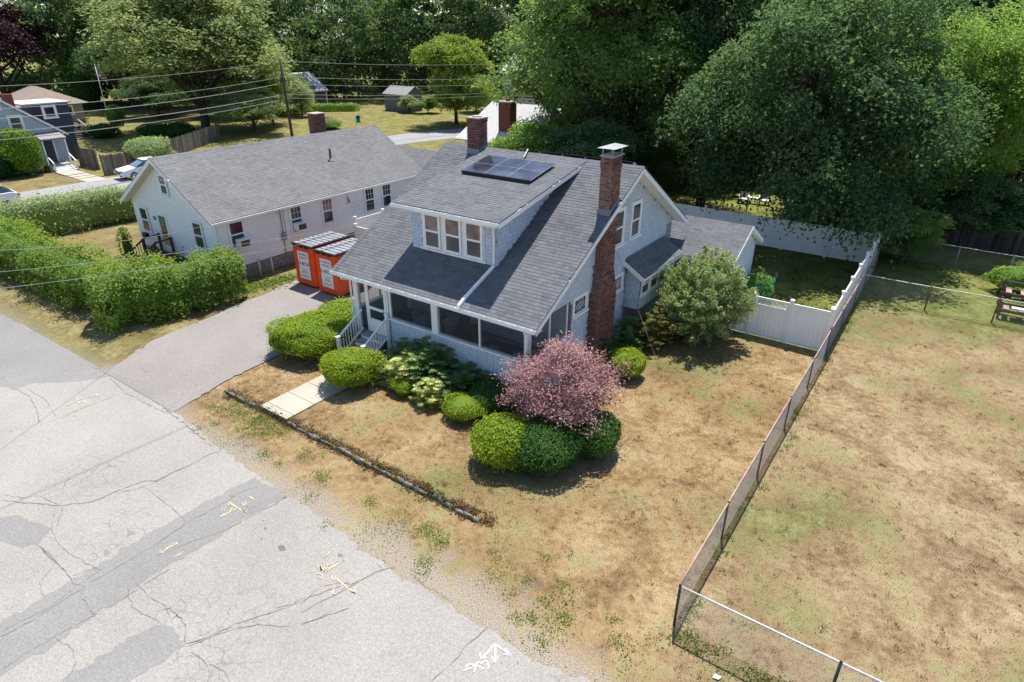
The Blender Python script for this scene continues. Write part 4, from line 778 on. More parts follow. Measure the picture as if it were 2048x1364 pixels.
def courses(P0, U, V, wu, wv, expo, tab, t, ok=None, tilt=.03, wvar=.35, out=None, lapf=1.25, gap=.006):
    """overlapping courses of tabs on a plane from P0 along U (length wu) and V (length wv)"""
    P0, U, V = (np.array(q, float) for q in (P0, U, V)); N = np.cross(U, V); N /= np.linalg.norm(N); out = [] if out is None else out
    Vt = V*math.cos(tilt)-N*math.sin(tilt); Nt = np.cross(U, Vt); nc = int(wv/expo)
    ex = wv/nc
    for i in range(nc):
        u = -tab*RG.random()
        while u < wu:
            w = tab*(1+wvar*RG.uniform(-1, 1)); a, b = max(0, u), min(wu, u+w); u += w
            if b-a < .04: continue
            lap = ex*lapf; c = P0+U*(a+b)/2+V*(i*ex+lap/2)+N*(t*.5+lap/2*math.sin(tilt)+.003*RG.random())
            if ok is not None and not ok(P0+U*(a+b)/2+V*(i*ex+ex/2)): continue
            out.append((c, U, Vt, Nt, b-a-gap, lap, t))
    return out
def window(parent, c, U, N, w, h, panes=2, casing=.09, frame='white', glass='glass', sill=True, name='window', curt=None, muntin=0, depth=.05, diamond=False, proud=.022):
    """sash window: casing part with pane and sash sub-parts. c: centre on the wall face, U along, N outward"""
    c, U, N = (np.array(q, float) for q in (c, U, N)); Z = np.array([0, 0, 1.]); m = MB(); c = c+N*proud
    for s in (-1, 1): m.obox(c+U*s*(w/2+casing/2)+N*depth/2, U, Z, N, casing, h+2*casing, depth)
    m.obox(c+Z*(h/2+casing/2)+N*(depth/2+.002), U, Z, N, w-.002, casing, depth)
    if sill: m.obox(c-Z*(h/2+casing/2)+N*(depth/2+.02), U, Z, N, w+2*casing+.06, casing*.8, depth+.05)
    else: m.obox(c-Z*(h/2+casing/2)+N*(depth/2+.002), U, Z, N, w-.002, casing, depth)
    wo = m.build(name, MT[frame], parent)
    hh = h/panes
    for i in range(panes):
        zc = c+Z*(-h/2+hh*(i+.5)); off = .012+.012*i
        pm = MB(); pm.obox(zc+N*off, U, Z, N, w-.09, hh-.08, .006); pm.build('pane', MT['glassc' if curt and i == panes-1 else glass], wo)
        s = MB()
        for k in (-1, 1): s.obox(zc+U*k*(w/2-.0225)+N*(off+.006), U, Z, N, .045, hh, .022)
        for k in (-1, 1): s.obox(zc+Z*k*(hh/2-.02)+N*(off+.008), U, Z, N, w-.092, .04, .022)
        if muntin and i == panes-1:
            for k in range(1, muntin): s.obox(zc+U*(k/muntin-.5)*(w-.09)+N*(off+.008), U, Z, N, .018, hh-.084, .014)
            s.obox(zc+N*(off+.0065), U, Z, N, w-.095, .018, .012)
        if diamond:
            for q in np.linspace(-.8, .8, 5):
                for sg in (-1, 1):
                    D = (U*.55+Z*sg*.83); D /= np.linalg.norm(D); E2 = np.cross(N, D)
                    L = min((w-.1)/abs(D@U), (hh-.09)/abs(D@Z))*(1-abs(q)*.62); s.obox(zc+U*q*(w-.1)/2*.9+N*(off+.009+.001*sg), D, E2, N, L*.98, .014, .008)
        s.build('sash', MT[frame], wo)
    return wo

# ------------------------------------------------------------------ the blue house
H = thing('blue_house', (-4.1, 5.5, 0), 'light blue shingled bungalow with grey roof and screened front porch', 'house')
XL, XR = -8.29, .15               # gable wall planes
YE, ZE, YR, ZR, YB, ZB = -.405, 3.287, 6.70, 7.22, 12.04, 4.10
SF = (ZR-ZE)/(YR-YE); SB = (ZR-ZB)/(YB-YR); RX0, RX1 = -8.93, .70
rf = lambda y: ZE+SF*(y-YE) if y <= YR else ZR-SB*(y-YR)
FZ = .80                          # porch floor
m = MB()                          # walls as one shell per storey
under = lambda y: rf(y)-.16
m.px([(2.72,-.2),(11.6,-.2),(11.6,under(11.6)),(YR,under(YR)),(2.72,under(2.72))], XR-.14, XR)
m.px([(2.72,-.2),(11.6,-.2),(11.6,under(11.6)),(YR,under(YR)),(2.72,under(2.72))], XL, XL+.14)
m.px([(.0,3.06),(2.718,3.06),(2.718,under(2.718)),(.0,under(0.))], XR-.14, XR); m.px([(.0,3.06),(2.718,3.06),(2.718,under(2.718)),(.0,under(0.))], XL, XL+.14)
m.box(XR-.14, XR, 0, 2.715, -.2, 1.66); m.box(XL, XL+.14, 0, 2.715, -.2, 1.66)
m.box(-6.32, XR-.141, .0, .14, -.2, 1.66); m.box(XL+.141, -7.72, .0, .14, -.2, .78)
m.box(-7.72, -6.32, .03, .14, -.2, .78)
m.box(XL+.141, XR-.141, 2.72, 2.86, -.2, under(2.72)-.02)      # wall behind the porch
m.box(XL+.141, XR-.141, 11.46, 11.6, -.2, under(11.6))
WALL = m.build('wall', MT['bluew'], H)
MB().box(XL+.142, XR-.142, .142, 2.718, FZ-.1, FZ).build('porch_floor', MT['floorb'], H)
MB().box(XL+.142, XR-.142, .05, 2.718, 3.07, 3.10).build('porch_ceiling', MT['ceil'], H)
# wall shingles
pc = []; Ux, Uy, Uz = (np.array(q, float) for q in ((1,0,0),(0,1,0),(0,0,1)))
courses((-6.32, 0, -.05), Ux, Uz, 6.32+XR, 1.70, .135, .20, .015, None, .04, .45, pc, .92, .014)
def okg(p):
    y, z = p[1], p[2]
    if z > under(y)-.05: return False
    if y < 2.70 and 1.60 < z < 3.06: return False
    if 3.95 < y < 5.5 and z < 3.0 or 4.2 < y < 5.05: return False
    if 7.0 < y < 10.95 and z < 3.5: return False
    if y > 11.0 and z < 4.0: return False
    return True
courses((XR, 0, -.05), Uy, Uz, 11.6, 7.2, .15, .24, .015, okg, .04, .45, pc, .92, .014)
DX0, DX1, DY = -6.16, -2.16, 1.36
dun = lambda y: 6.03+.2*(y-.85)-.13
courses((DX0, DY, 4.28), Ux, Uz, 4.0, 1.55, .14, .2, .015, lambda p: (p[0] < -5.6 or p[0] > -2.72) and p[2] < dun(DY)-.05, .04, .45, pc, .92, .014)
courses((DX1, DY, 4.28), Uy, Uz, 5.2, 2.8, .14, .22, .015, lambda p: rf(p[1])+.02 < p[2] < dun(p[1])-.03, .04, .45, pc, .92, .014)
# porch inner wall
courses((XL+.15, 2.72, FZ), Ux, Uz, XR-XL-.3, 2.25, .15, .24, .015, lambda p: not (-7.95 < p[0] < -6.95 or -6.0 < p[0] < -4.6), .04, .45, pc, .92, .014)
lay(pc, 'wall_shingle', MT['blue'], WALL)
# roof
m = MB(); m.px([(YE+.02, ZE-.02), (YR, ZR-.015), (YB-.02, ZB-.015), (YB-.03, ZB-.15), (YR, ZR-.16), (YE+.03, ZE-.15)], RX0+.02, RX1-.02); ROOF = m.build('roof', MT['deck'], H)
m = MB(); m.px([(.87, 6.03-.12), (.87, 6.015), (6.74, 7.205), (6.9, 7.16), (6.9, 7.08), (6.7, 7.06)], -6.56, -1.68); DROOF = m.build('dormer_roof', MT['deck'], H)
sp = []; th = math.atan(SF); V1 = np.array([0, math.cos(th), math.sin(th)]); L1 = (YR-YE)/math.cos(th)
def okroof(p):
    x, y = p[0], p[1]
    if DX0+.05 < x < DX1-.05 and y > DY+.05: return False
    if XR-.02 < x < .60 and 4.22 < y < 5.06: return False
    return True
courses((RX0, YE-.03, ZE-.028), Ux, V1, RX1-RX0, L1+.03, .143, .28, .019, okroof, .06, .35, sp)
tb = math.atan(SB); Lb = (YB-YR)/math.cos(tb)
courses((RX1, YB+.03, ZB-.028), -Ux, (0, -math.cos(tb), math.sin(tb)), RX1-RX0, Lb, .143, .28, .019, None, .06, .35, sp)
td = math.atan(.2); courses((-6.58, .82, 6.02), Ux, (0, math.cos(td), math.sin(td)), 4.92, 5.98, .143, .28, .019, None, .06, .35, sp)
for i in range(32):   # ridge caps
    pass
m_ = []
for k in range(30):
    x = RX0+.16+k*.322
    for sg, vv in ((1, V1), (-1, np.array([0, -math.cos(tb), math.sin(tb)]))):
        n_ = np.cross(Ux, vv)*(1 if sg > 0 else -1); n_ = n_/np.linalg.norm(n_); n_ = n_*np.sign(n_[2]); m_.append((np.array([x, YR, ZR])-vv*.07+n_*.014, Ux, vv, n_, .32, .15, .012))
sp += m_
lay(sp, 'shingle', MT['roof'], ROOF)
# rakes, fascia, soffit
for xx, s in ((RX1, 1), (RX0, -1)):
    m = MB(); a, b = sorted((xx, xx-s*.035))
    m.px([(YE-.02, ZE-.05), (YR, ZR-.04), (YR, ZR-.24), (YE-.02, ZE-.25)], a, b); m.px([(YR+.002, ZR-.04), (YB+.05, ZB-.07), (YB+.05, ZB-.27), (YR+.002, ZR-.24)], a, b)
    m.build('rake_board', MT['white'], H)
m = MB(); m.px([(YE+.04, ZE-.17), (YR, ZR-.18), (YB-.04, ZB-.17), (YB-.04, ZB-.2), (YR, ZR-.21), (YE+.04, ZE-.2)], XR+.014, RX1-.036); m.build('soffit', MT['white'], H); m = MB(); m.px([(YE+.04, ZE-.17), (YR, ZR-.18), (YB-.04, ZB-.17), (YB-.04, ZB-.2), (YR, ZR-.21), (YE+.04, ZE-.2)], RX0+.036, XL-.014); m.build('soffit', MT['white'], H)
m = MB(); m.box(RX0+.04, RX1-.04, -.37, -.02, 3.075, 3.1); m.box(XL, XR, -.02, .145, 3.05, 3.20); m.build('porch_beam', MT['white'], H)
def gutter(x0, x1, y, z, name='gutter'):
    m = MB(); m.px([(y-.11, z), (y-.11, z+.09), (y-.125, z+.10), (y-.125, z-.02), (y+.01, z-.02), (y+.01, z+.0), (y, z)], x0, x1); m.px([(y-.0, z), (y+.012, z), (y+.012, z+.1), (y, z+.1)], x0, x1)
    for x in np.arange(x0+.2, x1, .62): m.box(x-.012, x+.012, y-.13, y+.08, z+.095, z+.11)
    for x in (x0, x1-.01): m.box(x, x+.01, y-.124, y, z-.018, z+.09)
    return m.build(name, MT['white'], H)
gutter(RX0-.02, RX1+.0, -.41, 3.14); gutter(-6.6, -1.66, .85, 5.90)
m = MB(); m.box(-1.70, -1.655, .87, 6.5, 0, .001)
m = MB(); m.px([(.80, 6.00), (6.70, 7.18), (6.70, 7.02), (.80, 5.83)], -1.69, -1.655); m.build('dormer_rake', MT['white'], H); m = MB(); m.px([(.80, 6.00), (6.70, 7.18), (6.70, 7.02), (.80, 5.83)], -6.585, -6.55); m.build('dormer_rake', MT['white'], H)
m = MB(); m.px([(DY, rf(DY)-.1), (DY, dun(DY)), (6.4, dun(6.4)), (6.4, rf(6.4)-.1)], DX0, DX1); DORM = m.build('dormer_wall', MT['bluew'], H)
m = MB(); m.box(-5.62, -2.69, DY-.02, DY-.0, 4.33, 5.84); m.box(-5.72, -2.62, DY-.07, DY-.0, 4.29, 4.36); m.box(DX0-.02, DX1+.02, DY-.36, DY+.0, 5.80, 5.83); m.build('dormer_trim', MT['white'], H)
for xc in (-5.10, -4.11, -3.14): window(H, (xc, DY-.021, 5.06), (1,0,0), (0,-1,0), .70, 1.24, 2, .05, sill=False, curt='curtain', depth=.04)
# dormer downspout
m = MB(); m.tube([(-2.3,.78,5.88),(-2.28,.95,5.78),(-2.25,1.29,5.70),(-2.25,1.29,4.40)], .04, 6); m.build('downspout', MT['white'], H)
m = MB(); m.bar((-2.25,1.30,rf(1.30)+.07), (-2.44,-.10,rf(-.10)+.07), .10, .08); m.bar((-2.44,-.06,rf(-.06)+.075), (-2.46,-.43,rf(-.43)+.045), .11, .09); m.bar((-2.46,-.44,rf(-.44)+.06), (-2.46,-.46,3.22), .10, .08); m.build('downspout', MT['white'], H)
for x in (RX0+.55, RX1-.45):
    m = MB(); s = 1 if x < -4 else -1; xe = XL-.06 if x < -4 else XR-.02; m.tube([(x,-.46,3.13),(x,-.46,3.02),((x+xe)/2,-.25,2.93),(xe,-.08,2.90),(xe,-.08,.25)], .038, 6); m.build('downspout', MT['white'], H)
# porch posts, rails, screens
for (x0, x1) in ((XL, XL+.24), (XR-.2, XR), (-4.15, -3.86)):
    m = MB(); m.box(x0, x1, -.02, .12, FZ-.02 if x0 < -8 else 1.64, 3.05)
    if x0 < -8: m.box(XL-.02, XL+.27, -.05, .15, 1.74, 1.80)
    m.build('porch_post', MT['white'], H)
for q in ((-6.34, XR+.02, -.06, .15, 1.66, 1.715), (XR-.15, XR+.05, .151, 2.6, 1.66, 1.71), (XL-.05, XL+.16, .151, 2.6, 1.66, 1.71)): MB().box(*q).build('porch_sill', MT['white'], H)
for (a, b, z_) in ((-6.36,-6.26,1.715),(-1.99,-1.93,1.715),(-7.66,-7.58,FZ),(-6.50,-6.42,FZ)): MB().box(a, b, .02, .09, z_, 3.05).build('porch_mullion', MT['white'], H)
for x in (XR-.09, XL+.03):
    for y in (1.33, 2.50): MB().box(x, x+.06, y-.03, y+.03, 1.71, 3.06).build('porch_mullion', MT['white'], H)
for (a, b) in ((-6.26,-4.16),(-3.85,-1.99),(-1.93,-.05)): MB().box(a, b, .05, .053, 1.72, 3.05).build('screen', MT['screen'], H)
MB().box(XL+.25,-7.67,.05,.053,FZ,3.05).build('screen', MT['screen'], H); MB().box(-6.41,-6.37,.05,.053,FZ,3.05).build('screen', MT['screen'], H)
for x in (XR-.065, XL+.06):
    for (a, b) in ((.16,1.30),(1.36,2.47)): MB().box(x, x+.003, a, b, 1.72, 3.05).build('screen', MT['screen'], H)
# screen door
m = MB()
for (a, b, c_, d_) in ((-7.57,-7.46,FZ+.02,2.95),(-6.62,-6.51,FZ+.02,2.95),(-7.458,-6.622,2.84,2.95),(-7.458,-6.622,1.82,1.93),(-7.458,-6.622,FZ+.02,1.42)): m.box(a, b, .0, .045, c_, d_)
SD = m.build('screen_door', MT['white'], H); MB().box(-7.458,-6.622,.02,.024,1.42,1.82).build('screen', MT['screen'], SD); MB().box(-7.458,-6.622,.02,.024,1.93,2.84).build('screen', MT['screen'], SD); MB().box(-6.66,-6.63,-.05,.0,1.86,1.89).build('door_handle', MT['dmetal'], SD)
# inner front door and window
m = MB(); m.box(-7.95,-7.85,2.66,2.715,FZ,2.95); m.box(-7.05,-6.95,2.66,2.715,FZ,2.95); m.box(-7.849,-7.051,2.66,2.715,2.85,2.95); FD = m.build('front_door', MT['white'], H)
MB().box(-7.849,-7.051,2.68,2.712,FZ,2.849).build('door_leaf', MT['slate'], FD); MB().box(-7.72,-7.18,2.672,2.679,1.9,2.7).build('pane', MT['glass'], FD)
window(H, (-5.3, 2.72, 2.05), (1,0,0), (0,-1,0), 1.1, 1.3, 2)
# front steps
ST = MB(); zs = [.80,.60,.40,.20]; yb = [-.02,-.34,-.64,-.94,-1.24]
ST.box(-7.75, -6.45, -1.24, -.021, -.2, .03); STEPS = ST.build('front_steps', MT['white'], H)
for i in range(4):
    z = .80-.19*(i+0) if i else .79; y1 = 0-.02 if i == 0 else -.02-.33*i; y0 = y1-.33
    MB().box(-7.74, -6.46, y0-.02, y1-.002, z-.04, z).build('tread', MT['wicker'], STEPS); MB().box(-7.72, -6.48, y0+.0, y0+.02, z-.19, z-.041).build('riser', MT['white'], STEPS)
for x in (-7.82, -6.40):
    top = (x, -.10, 1.72); bot = (x, -1.42, .98)
    m = MB()
    if x > -7: m.box(x-.06, x+.06, -.16, -.04, .1, 1.84); m.box(x-.085, x+.085, -.185, -.015, 1.84, 1.87); m.prism([(x-.07,-.17,1.87),(x+.07,-.17,1.87),(x+.07,-.03,1.87),(x-.07,-.03,1.87)], (0,0,.03))
    m.box(x-.055, x+.055, -1.48, -1.37, -.1, 1.02); m.box(x-.075, x+.075, -1.50, -1.35, 1.02, 1.05); m.build('newel_post', MT['white'], STEPS)
    m = MB(); m.bar(top, bot, .07, .06); m.bar((x,-.10,.93), (x,-1.40,.20), .05, .06); m.build('handrail', MT['white'], STEPS)
    for k in range(9):
        t = (k+.7)/9.4; y = -.10-1.3*t; zt = 1.72-.74*(1.32*t/1.32); MB().box(x-.016, x+.016, y-.016, y+.016, .93-.73*t, zt).build('baluster', MT['white'], STEPS)
# gable windows
window(H, (XR, 7.52, 4.97), (0,1,0), (1,0,0), .72, 1.32, 2, .11); window(H, (XR, 6.02, 4.97), (0,1,0), (1,0,0), .72, 1.32, 2, .11)
window(H, (XR, 3.27, 2.74), (0,1,0), (1,0,0), .86, .58, 1, .12, diamond=True); window(H, (XR, 6.32, 2.62), (0,1,0), (1,0,0), .70, .58, 1, .10, diamond=True)
# main chimney
CX0, CX1 = XR+.013, .58
m = MB(); m.box(CX0, CX1-.012, 4.02, 5.42, -.2, 2.70); m.px([(4.02,2.70),(4.29,3.75),(5.05,3.75),(5.38,2.70)], CX0, CX1-.012); m.box(CX0, CX1-.012, 4.29, 5.03, 3.75, 7.86); CH = m.build('chimney', MT['mortar'], H)
br = []; h = .0735; N_ = int(7.92/h)
def brick_row(a, b, fixed, axis, z, off, out, t=.02):
    u = a-off*.105
    while u < b-.01:
        p, q = max(a, u), min(b, u+.205); u += .213
        if q-p < .03: continue
        c = (fixed, (p+q)/2, z) if axis == 'y' else ((p+q)/2, fixed, z); U = Uy if axis == 'y' else Ux; Nn = np.array([out, 0, 0.]) if axis == 'y' else np.array([0, out, 0.])
        br.append((np.array(c)+Nn*(.002+.004*RG.random()), U, Uz, Nn, q-p-.012, h-.017, t))
for i in range(N_):
    z = -.02+h*(i+.5)
    if z < 2.7: y0, y1 = 4.02, 5.42
    elif z < 3.75: f = (z-2.7)/1.05; y0, y1 = 4.02+.27*f, 5.42-.37*f
    else: y0, y1 = 4.29, 5.03
    bulge = .018 if z > 7.5 else 0
    brick_row(y0-bulge, y1+bulge, CX1-.01+bulge, 'y', z, i % 2, 1); brick_row(CX0, CX1-.012+bulge, y0-.0-bulge, 'x', z, (i+1) % 2, -1); brick_row(CX0, CX1-.012+bulge, y1+bulge, 'x', z, (i+1) % 2, 1)
    if z > 4.9: brick_row(y0-bulge, y1+bulge, CX0-bulge-.004, 'y', z, i % 2, -1)
lay(br, 'brick', MT['brick'], CH)
m = MB(); m.obox(((CX0+CX1)/2+.02, 4.27, rf(4.27)+.08), Ux, Uz, -Uy, .52, .24, .03); m.px([(4.25, rf(4.25)-.0), (5.07, rf(5.07)-.0), (5.07, rf(5.07)+.14), (4.25, rf(4.25)+.16)], CX0-.035, CX0-.012); m.px([(4.25, rf(4.25)-.0), (5.07, rf(5.07)-.0), (5.07, rf(5.07)+.14), (4.25, rf(4.25)+.16)], CX1+.012, CX1+.03); m.build('flashing', MT['lead'], H)
m = MB(); m.box(CX0-.05, CX1+.05, 4.24, 5.08, 7.88, 7.93)
for (x, y) in ((CX0+.02,4.33),(CX1-.02,4.33),(CX0+.02,4.99),(CX1-.02,4.99)): m.box(x-.02, x+.02, y-.02, y+.02, 7.93, 8.16)
m.box(CX0-.02, CX1+.02, 4.28, 4.30, 7.93, 7.97)
m.add([(CX0-.13,4.14,8.17),(CX1+.13,4.14,8.17),(CX1+.13,5.18,8.17),(CX0-.13,5.18,8.17),((CX0+CX1)/2,4.5,8.28),((CX0+CX1)/2,4.82,8.28)], [(3,2,1,0),(0,1,4),(1,2,5,4),(2,3,5),(3,0,4,5)]); m.build('chimney_cap', MT['capm'], CH)
m = MB()
for z in (3.62, 5.05): m.px([(4.0 if z < 3 else 4.27, z), (5.07, z), (5.07, z+.03), (4.27, z+.03)], CX1+.0, CX1+.022)
m.build('chimney_strap', MT['dmetal'], CH)
# small chimney
X0, X1, Y0, Y1 = -7.32, -6.70, 6.25, 6.87
m = MB(); m.box(X0+.02, X1-.02, Y0+.02, Y1-.02, 6.5, 8.40); CH2 = m.build('chimney', MT['mortar'], H); br = []
for i in range(20):
    z = 6.93+h*(i+.5); bl = .03 if i > 17 else 0
    brick_row(Y0, Y1, X1-.01+bl, 'y', z, i % 2, 1); brick_row(X0, X1, Y0+.01-bl, 'x', z, (i+1) % 2, -1); brick_row(Y0, Y1, X0+.01-bl, 'y', z, i % 2, -1); brick_row(X0, X1, Y1-.01+bl, 'x', z, (i+1) % 2, 1)
lay(br, 'brick', MT['brickd'], CH2, 90)
m = MB(); m.box(X0-.03, X1+.03, Y0-.03, Y1+.03, 8.40, 8.45); m.tube([((X0+X1)/2, (Y0+Y1)/2, 8.44), ((X0+X1)/2, (Y0+Y1)/2, 8.5)], .2, 12); m.build('chimney_crown', MT['concrete'], CH2)
m = MB(); m.box(X0-.015, X1+.015, Y0-.02, Y0-.0, rf(Y0)-.02, rf(Y0)+.22); m.px([(Y0, rf(Y0)-.02), (6.7, rf(6.7)-.02), (6.7, rf(6.7)+.14), (Y0, rf(Y0)+.2)], X1+.001, X1+.02); m.build('flashing', MT['lead'], H)
# conduit on the ridge
m = MB(); m.bar((-4.05,5.75,7.14+.05), (-4.5,6.72,7.34), .05); m.build('conduit', MT['metal'], H)
# bay window
m = MB(); m.box(XR+.001, .80, 7.15, 10.8, 1.35, 2.95); BAY = m.build('bay', MT['bluew'], H); bp = []
courses((.80,7.15,1.35), Uy, Uz, 3.65, .55, .14, .22, .015, None, .04, .4, bp, .92, .014); courses((XR+.01,7.15,1.35), Ux, Uz, .64, 1.6, .14, .22, .015, None, .04, .4, bp, .92, .014); lay(bp, 'wall_shingle', MT['blue'], BAY, 60)
for i in range(4): window(BAY, (.80, 7.62+i*.86, 2.38), (0,1,0), (1,0,0), .66, .84, 2, .09, depth=.04)
m = MB(); m.prism([(XR+.013,6.86,3.44),(1.08,6.86,2.86),(1.08,6.86,2.76),(XR+.013,6.86,3.30)], (0,4.08,0)); BR = m.build('bay_roof', MT['deck'], H); bs = []
tv = math.atan2(.58, .93); courses((1.10,6.86,2.85), Uy, (-math.cos(tv),0,math.sin(tv)), 4.08, 1.10, .143, .28, .019, None, .06, .35, bs); lay(bs, 'shingle', MT['roof'], BR, 90)
m = MB(); m.prism([(XR+.013,6.825,3.42),(1.12,6.825,2.83),(1.12,6.825,2.62),(XR+.013,6.825,3.22)], (0,.034,0)); m.box(1.08,1.11,6.86,10.94,2.72,2.84); m.build('bay_fascia', MT['white'], H)
# rear wing
EX, EY0, EY1, EYR, EZR, EZE = 3.10, 11.32, 15.05, 13.2, 3.93, 2.78
es = (EZR-EZE)/(EYR-11.0)
m = MB(); m.px([(EY0,-.2),(EY1,-.2),(EY1,EZE-.05),(EYR,EZR-.18),(EY0,EZE-.05)], -6.0, EX); WING = m.build('rear_wing', MT['bluew'], H); wp = []
courses((EX,EY0,-.05), Uy, Uz, EY1-EY0, 3.9, .15, .24, .015, lambda p: p[2] < EZR-.2-abs(p[1]-EYR)*es, .04, .45, wp, .92, .014); courses((XR,EY0,-.05), Ux, Uz, EX-XR, 2.7, .15, .24, .015, None, .04, .45, wp, .92, .014); lay(wp, 'wall_shingle', MT['blue'], WING, 120)
m = MB(); m.px([(11.0,EZE-.02),(EYR,EZR-.015),(15.4,EZE-.02),(15.38,EZE-.13),(EYR,EZR-.14),(11.02,EZE-.13)], -6.0, 3.34); WR = m.build('wing_roof', MT['deck'], H); ws = []
te = math.atan(es); Le = (EYR-11.0)/math.cos(te)+.02
courses((-6.0,10.97,EZE-.03), Ux, (0,math.cos(te),math.sin(te)), 9.36, Le, .143, .28, .019, lambda p: not (p[0] < .1 and p[1] < 11.6), .035, .35, ws); courses((3.36,15.43,EZE-.03), -Ux, (0,-math.cos(te),math.sin(te)), 9.36, Le, .143, .28, .019, None, .06, .35, ws)
lay(ws, 'shingle', MT['roof'], WR, 200)
m = MB(); m.px([(10.96,EZE-.03),(EYR,EZR-.02),(15.44,EZE-.03),(15.44,EZE-.19),(EYR,EZR-.20),(10.96,EZE-.19)], 3.34, 3.375); m.px([(11.0,EZE-.16),(EYR,EZR-.17),(15.4,EZE-.16),(15.4,EZE-.18),(EYR,EZR-.19),(11.0,EZE-.18)], EX+.013, 3.339); m.build('wing_rake', MT['white'], H)
gm = MB(); gm.px([(10.88,EZE-.12),(10.88,EZE-.03),(10.865,EZE-.02),(10.865,EZE-.14),(11.0,EZE-.14),(11.0,EZE-.12)], .3, 3.36); gm.build('gutter', MT['white'], H)
# solar arrays
def solar(name, label, x0, x1, y0, y1, nx, ny, zf, slope):
    th_ = math.atan(slope); Vv = np.array([0, math.cos(th_), math.sin(th_)]); Nn = np.array([0, -math.sin(th_), math.cos(th_)]); o = (x0, y0, zf(y0)); t = thing(name, o, label, 'solar panels')
    wx = (x1-x0)/nx; L = (y1-y0)/math.cos(th_)/ny
    for j in range(ny):
        for i in range(nx):
            c = np.array([x0+wx*(i+.5), y0, zf(y0)])+Vv*L*(j+.5)+Nn*.13; m = MB(); m.obox(c, Ux, Vv, Nn, wx-.012, L-.012, .035); md = m.build('module', MT['metal'], t)
            q = MB(); q.obox(c+Nn*.019, Ux, Vv, Nn, wx-.036, L-.036, .004); q.build('cell_glass', MT['panel'], md)
    m = MB(); m.obox(np.array([(x0+x1)/2, y0, zf(y0)])+Nn*.10-Vv*.02, Ux, Vv, Nn, x1-x0, .03, .12)
    for i in range(nx+1):
        for j in range(2): m.obox(np.array([x0+.1+(x1-x0-.2)*i/nx, y0, zf(y0)])+Vv*(L*ny*(.12+.7*j))+Nn*.06, Ux, Vv, Nn, .05, .06, .12)
    m.build('mounting_rail', MT['black'], t); return t
solar('solar_array', 'six dark solar panels on the dormer roof', -5.75, -2.5, 3.95, 5.70, 3, 2, lambda y: 6.03+.2*(y-.85), .2)
tb_ = thing('solar_array', (-1.5, 6.9, 7.1), 'edge of solar panels showing above the main ridge', 'solar panels')
Vb = np.array([0, math.cos(tb), -math.sin(tb)]); Nb = np.array([0, math.sin(tb), math.cos(tb)])
for i in range(4):
    for j in range(2):
        c = np.array([-3.55+1.06*i, YR+.02, ZR-.02])+Vb*(.9+1.7*j)+Nb*.16; m = MB(); m.obox(c, Ux, Vb, Nb, 1.04, 1.68, .04); m.build('module', MT['black'], tb_)
m = MB()
for i in range(5): m.obox(np.array([-4.0+1.05*i, YR+.03, ZR+.0])+Vb*.18+Nb*.10, Ux, Vb, Nb, .09, .12, .10)
m.build('clamp', MT['metal'], tb_)
# guy wire from the gable
tag(MB().tube([(.17,6.11,3.94),(2.3,5.95,.02)], .012, 5).build('guy_wire', MT['wire'], None, False, (2.3,5.95,0)) if False else MB().tube([(.17-2.3,6.11-5.95,3.94),(0,0,.0)], .012, 5).build('guy_wire', MT['wire']), 'thin guy wire slanting from the gable wall to the lawn', 'cable').location = (2.3, 5.95, 0)
# porch contents
r1 = thing('porch_rug', (-2.0,1.0,FZ), 'dark rug with pale blocks at the open end of the porch', 'rug'); MB().box(-3.2,-.5,.5,2.3,FZ+.001,FZ+.012).build('rug_base', MT['rugdark'], r1)
for (x, y) in ((-2.9,.7),(-2.2,1.2),(-1.5,.75),(-.9,1.4),(-2.6,1.75),(-1.6,1.85),(-1.0,.6)): MB().box(x-.2, x+.2, y-.13, y+.13, FZ+.013, FZ+.016).build('pale_block', MT['ruglight'], r1)
r2 = thing('porch_rug', (-7.0,1.5,FZ), 'dark doormat rug inside the screen door', 'rug'); MB().box(-7.9,-6.2,.7,2.2,FZ+.001,FZ+.012).build('rug_base', MT['rugdark'], r2)
def basket(x, y, r0, r1_, h_, label, mat='wicker'):
    t = thing('wicker_basket', (x, y, FZ), label, 'basket'); m = MB(); m.tube([(x,y,FZ+.001),(x,y,FZ+h_*.5),(x,y,FZ+h_)], [r0,(r0+r1_)/2*1.04,r1_], 16); m.build('body', MT[mat], t, False); m = MB(); m.tube([(x,y,FZ+h_-.03),(x,y,FZ+h_+.02)], r1_+.02, 16); m.build('rim', MT[mat], t); return t
basket(-4.75,1.75,.24,.31,.55,'grey wicker planter beside the porch centre post'); basket(-5.1,2.35,.18,.24,.42,'smaller grey basket behind the wicker planter')
t = thing('porch_chair', (-6.2,1.75,FZ), 'grey wicker armchair on the porch', 'chair'); MB().box(-6.5,-5.9,1.45,2.05,FZ+.001,FZ+.40).build('seat', MT['wicker'], t); MB().box(-6.5,-5.9,2.05,2.15,FZ+.05,FZ+.82).build('backrest', MT['wicker'], t)
for x in (-6.56,-5.9): MB().box(x,x+.06,1.45,2.10,FZ+.05,FZ+.6).build('armrest', MT['wicker'], t)
t = thing('storage_box', (-4.05,1.95,FZ), 'dark storage box next to the wicker planter', 'box'); MB().box(-4.4,-3.75,1.65,2.2,FZ+.001,FZ+.40).build('body', MT['wood'], t); MB().box(-4.42,-3.73,1.63,2.22,FZ+.401,FZ+.44).build('lid', MT['wood'], t)
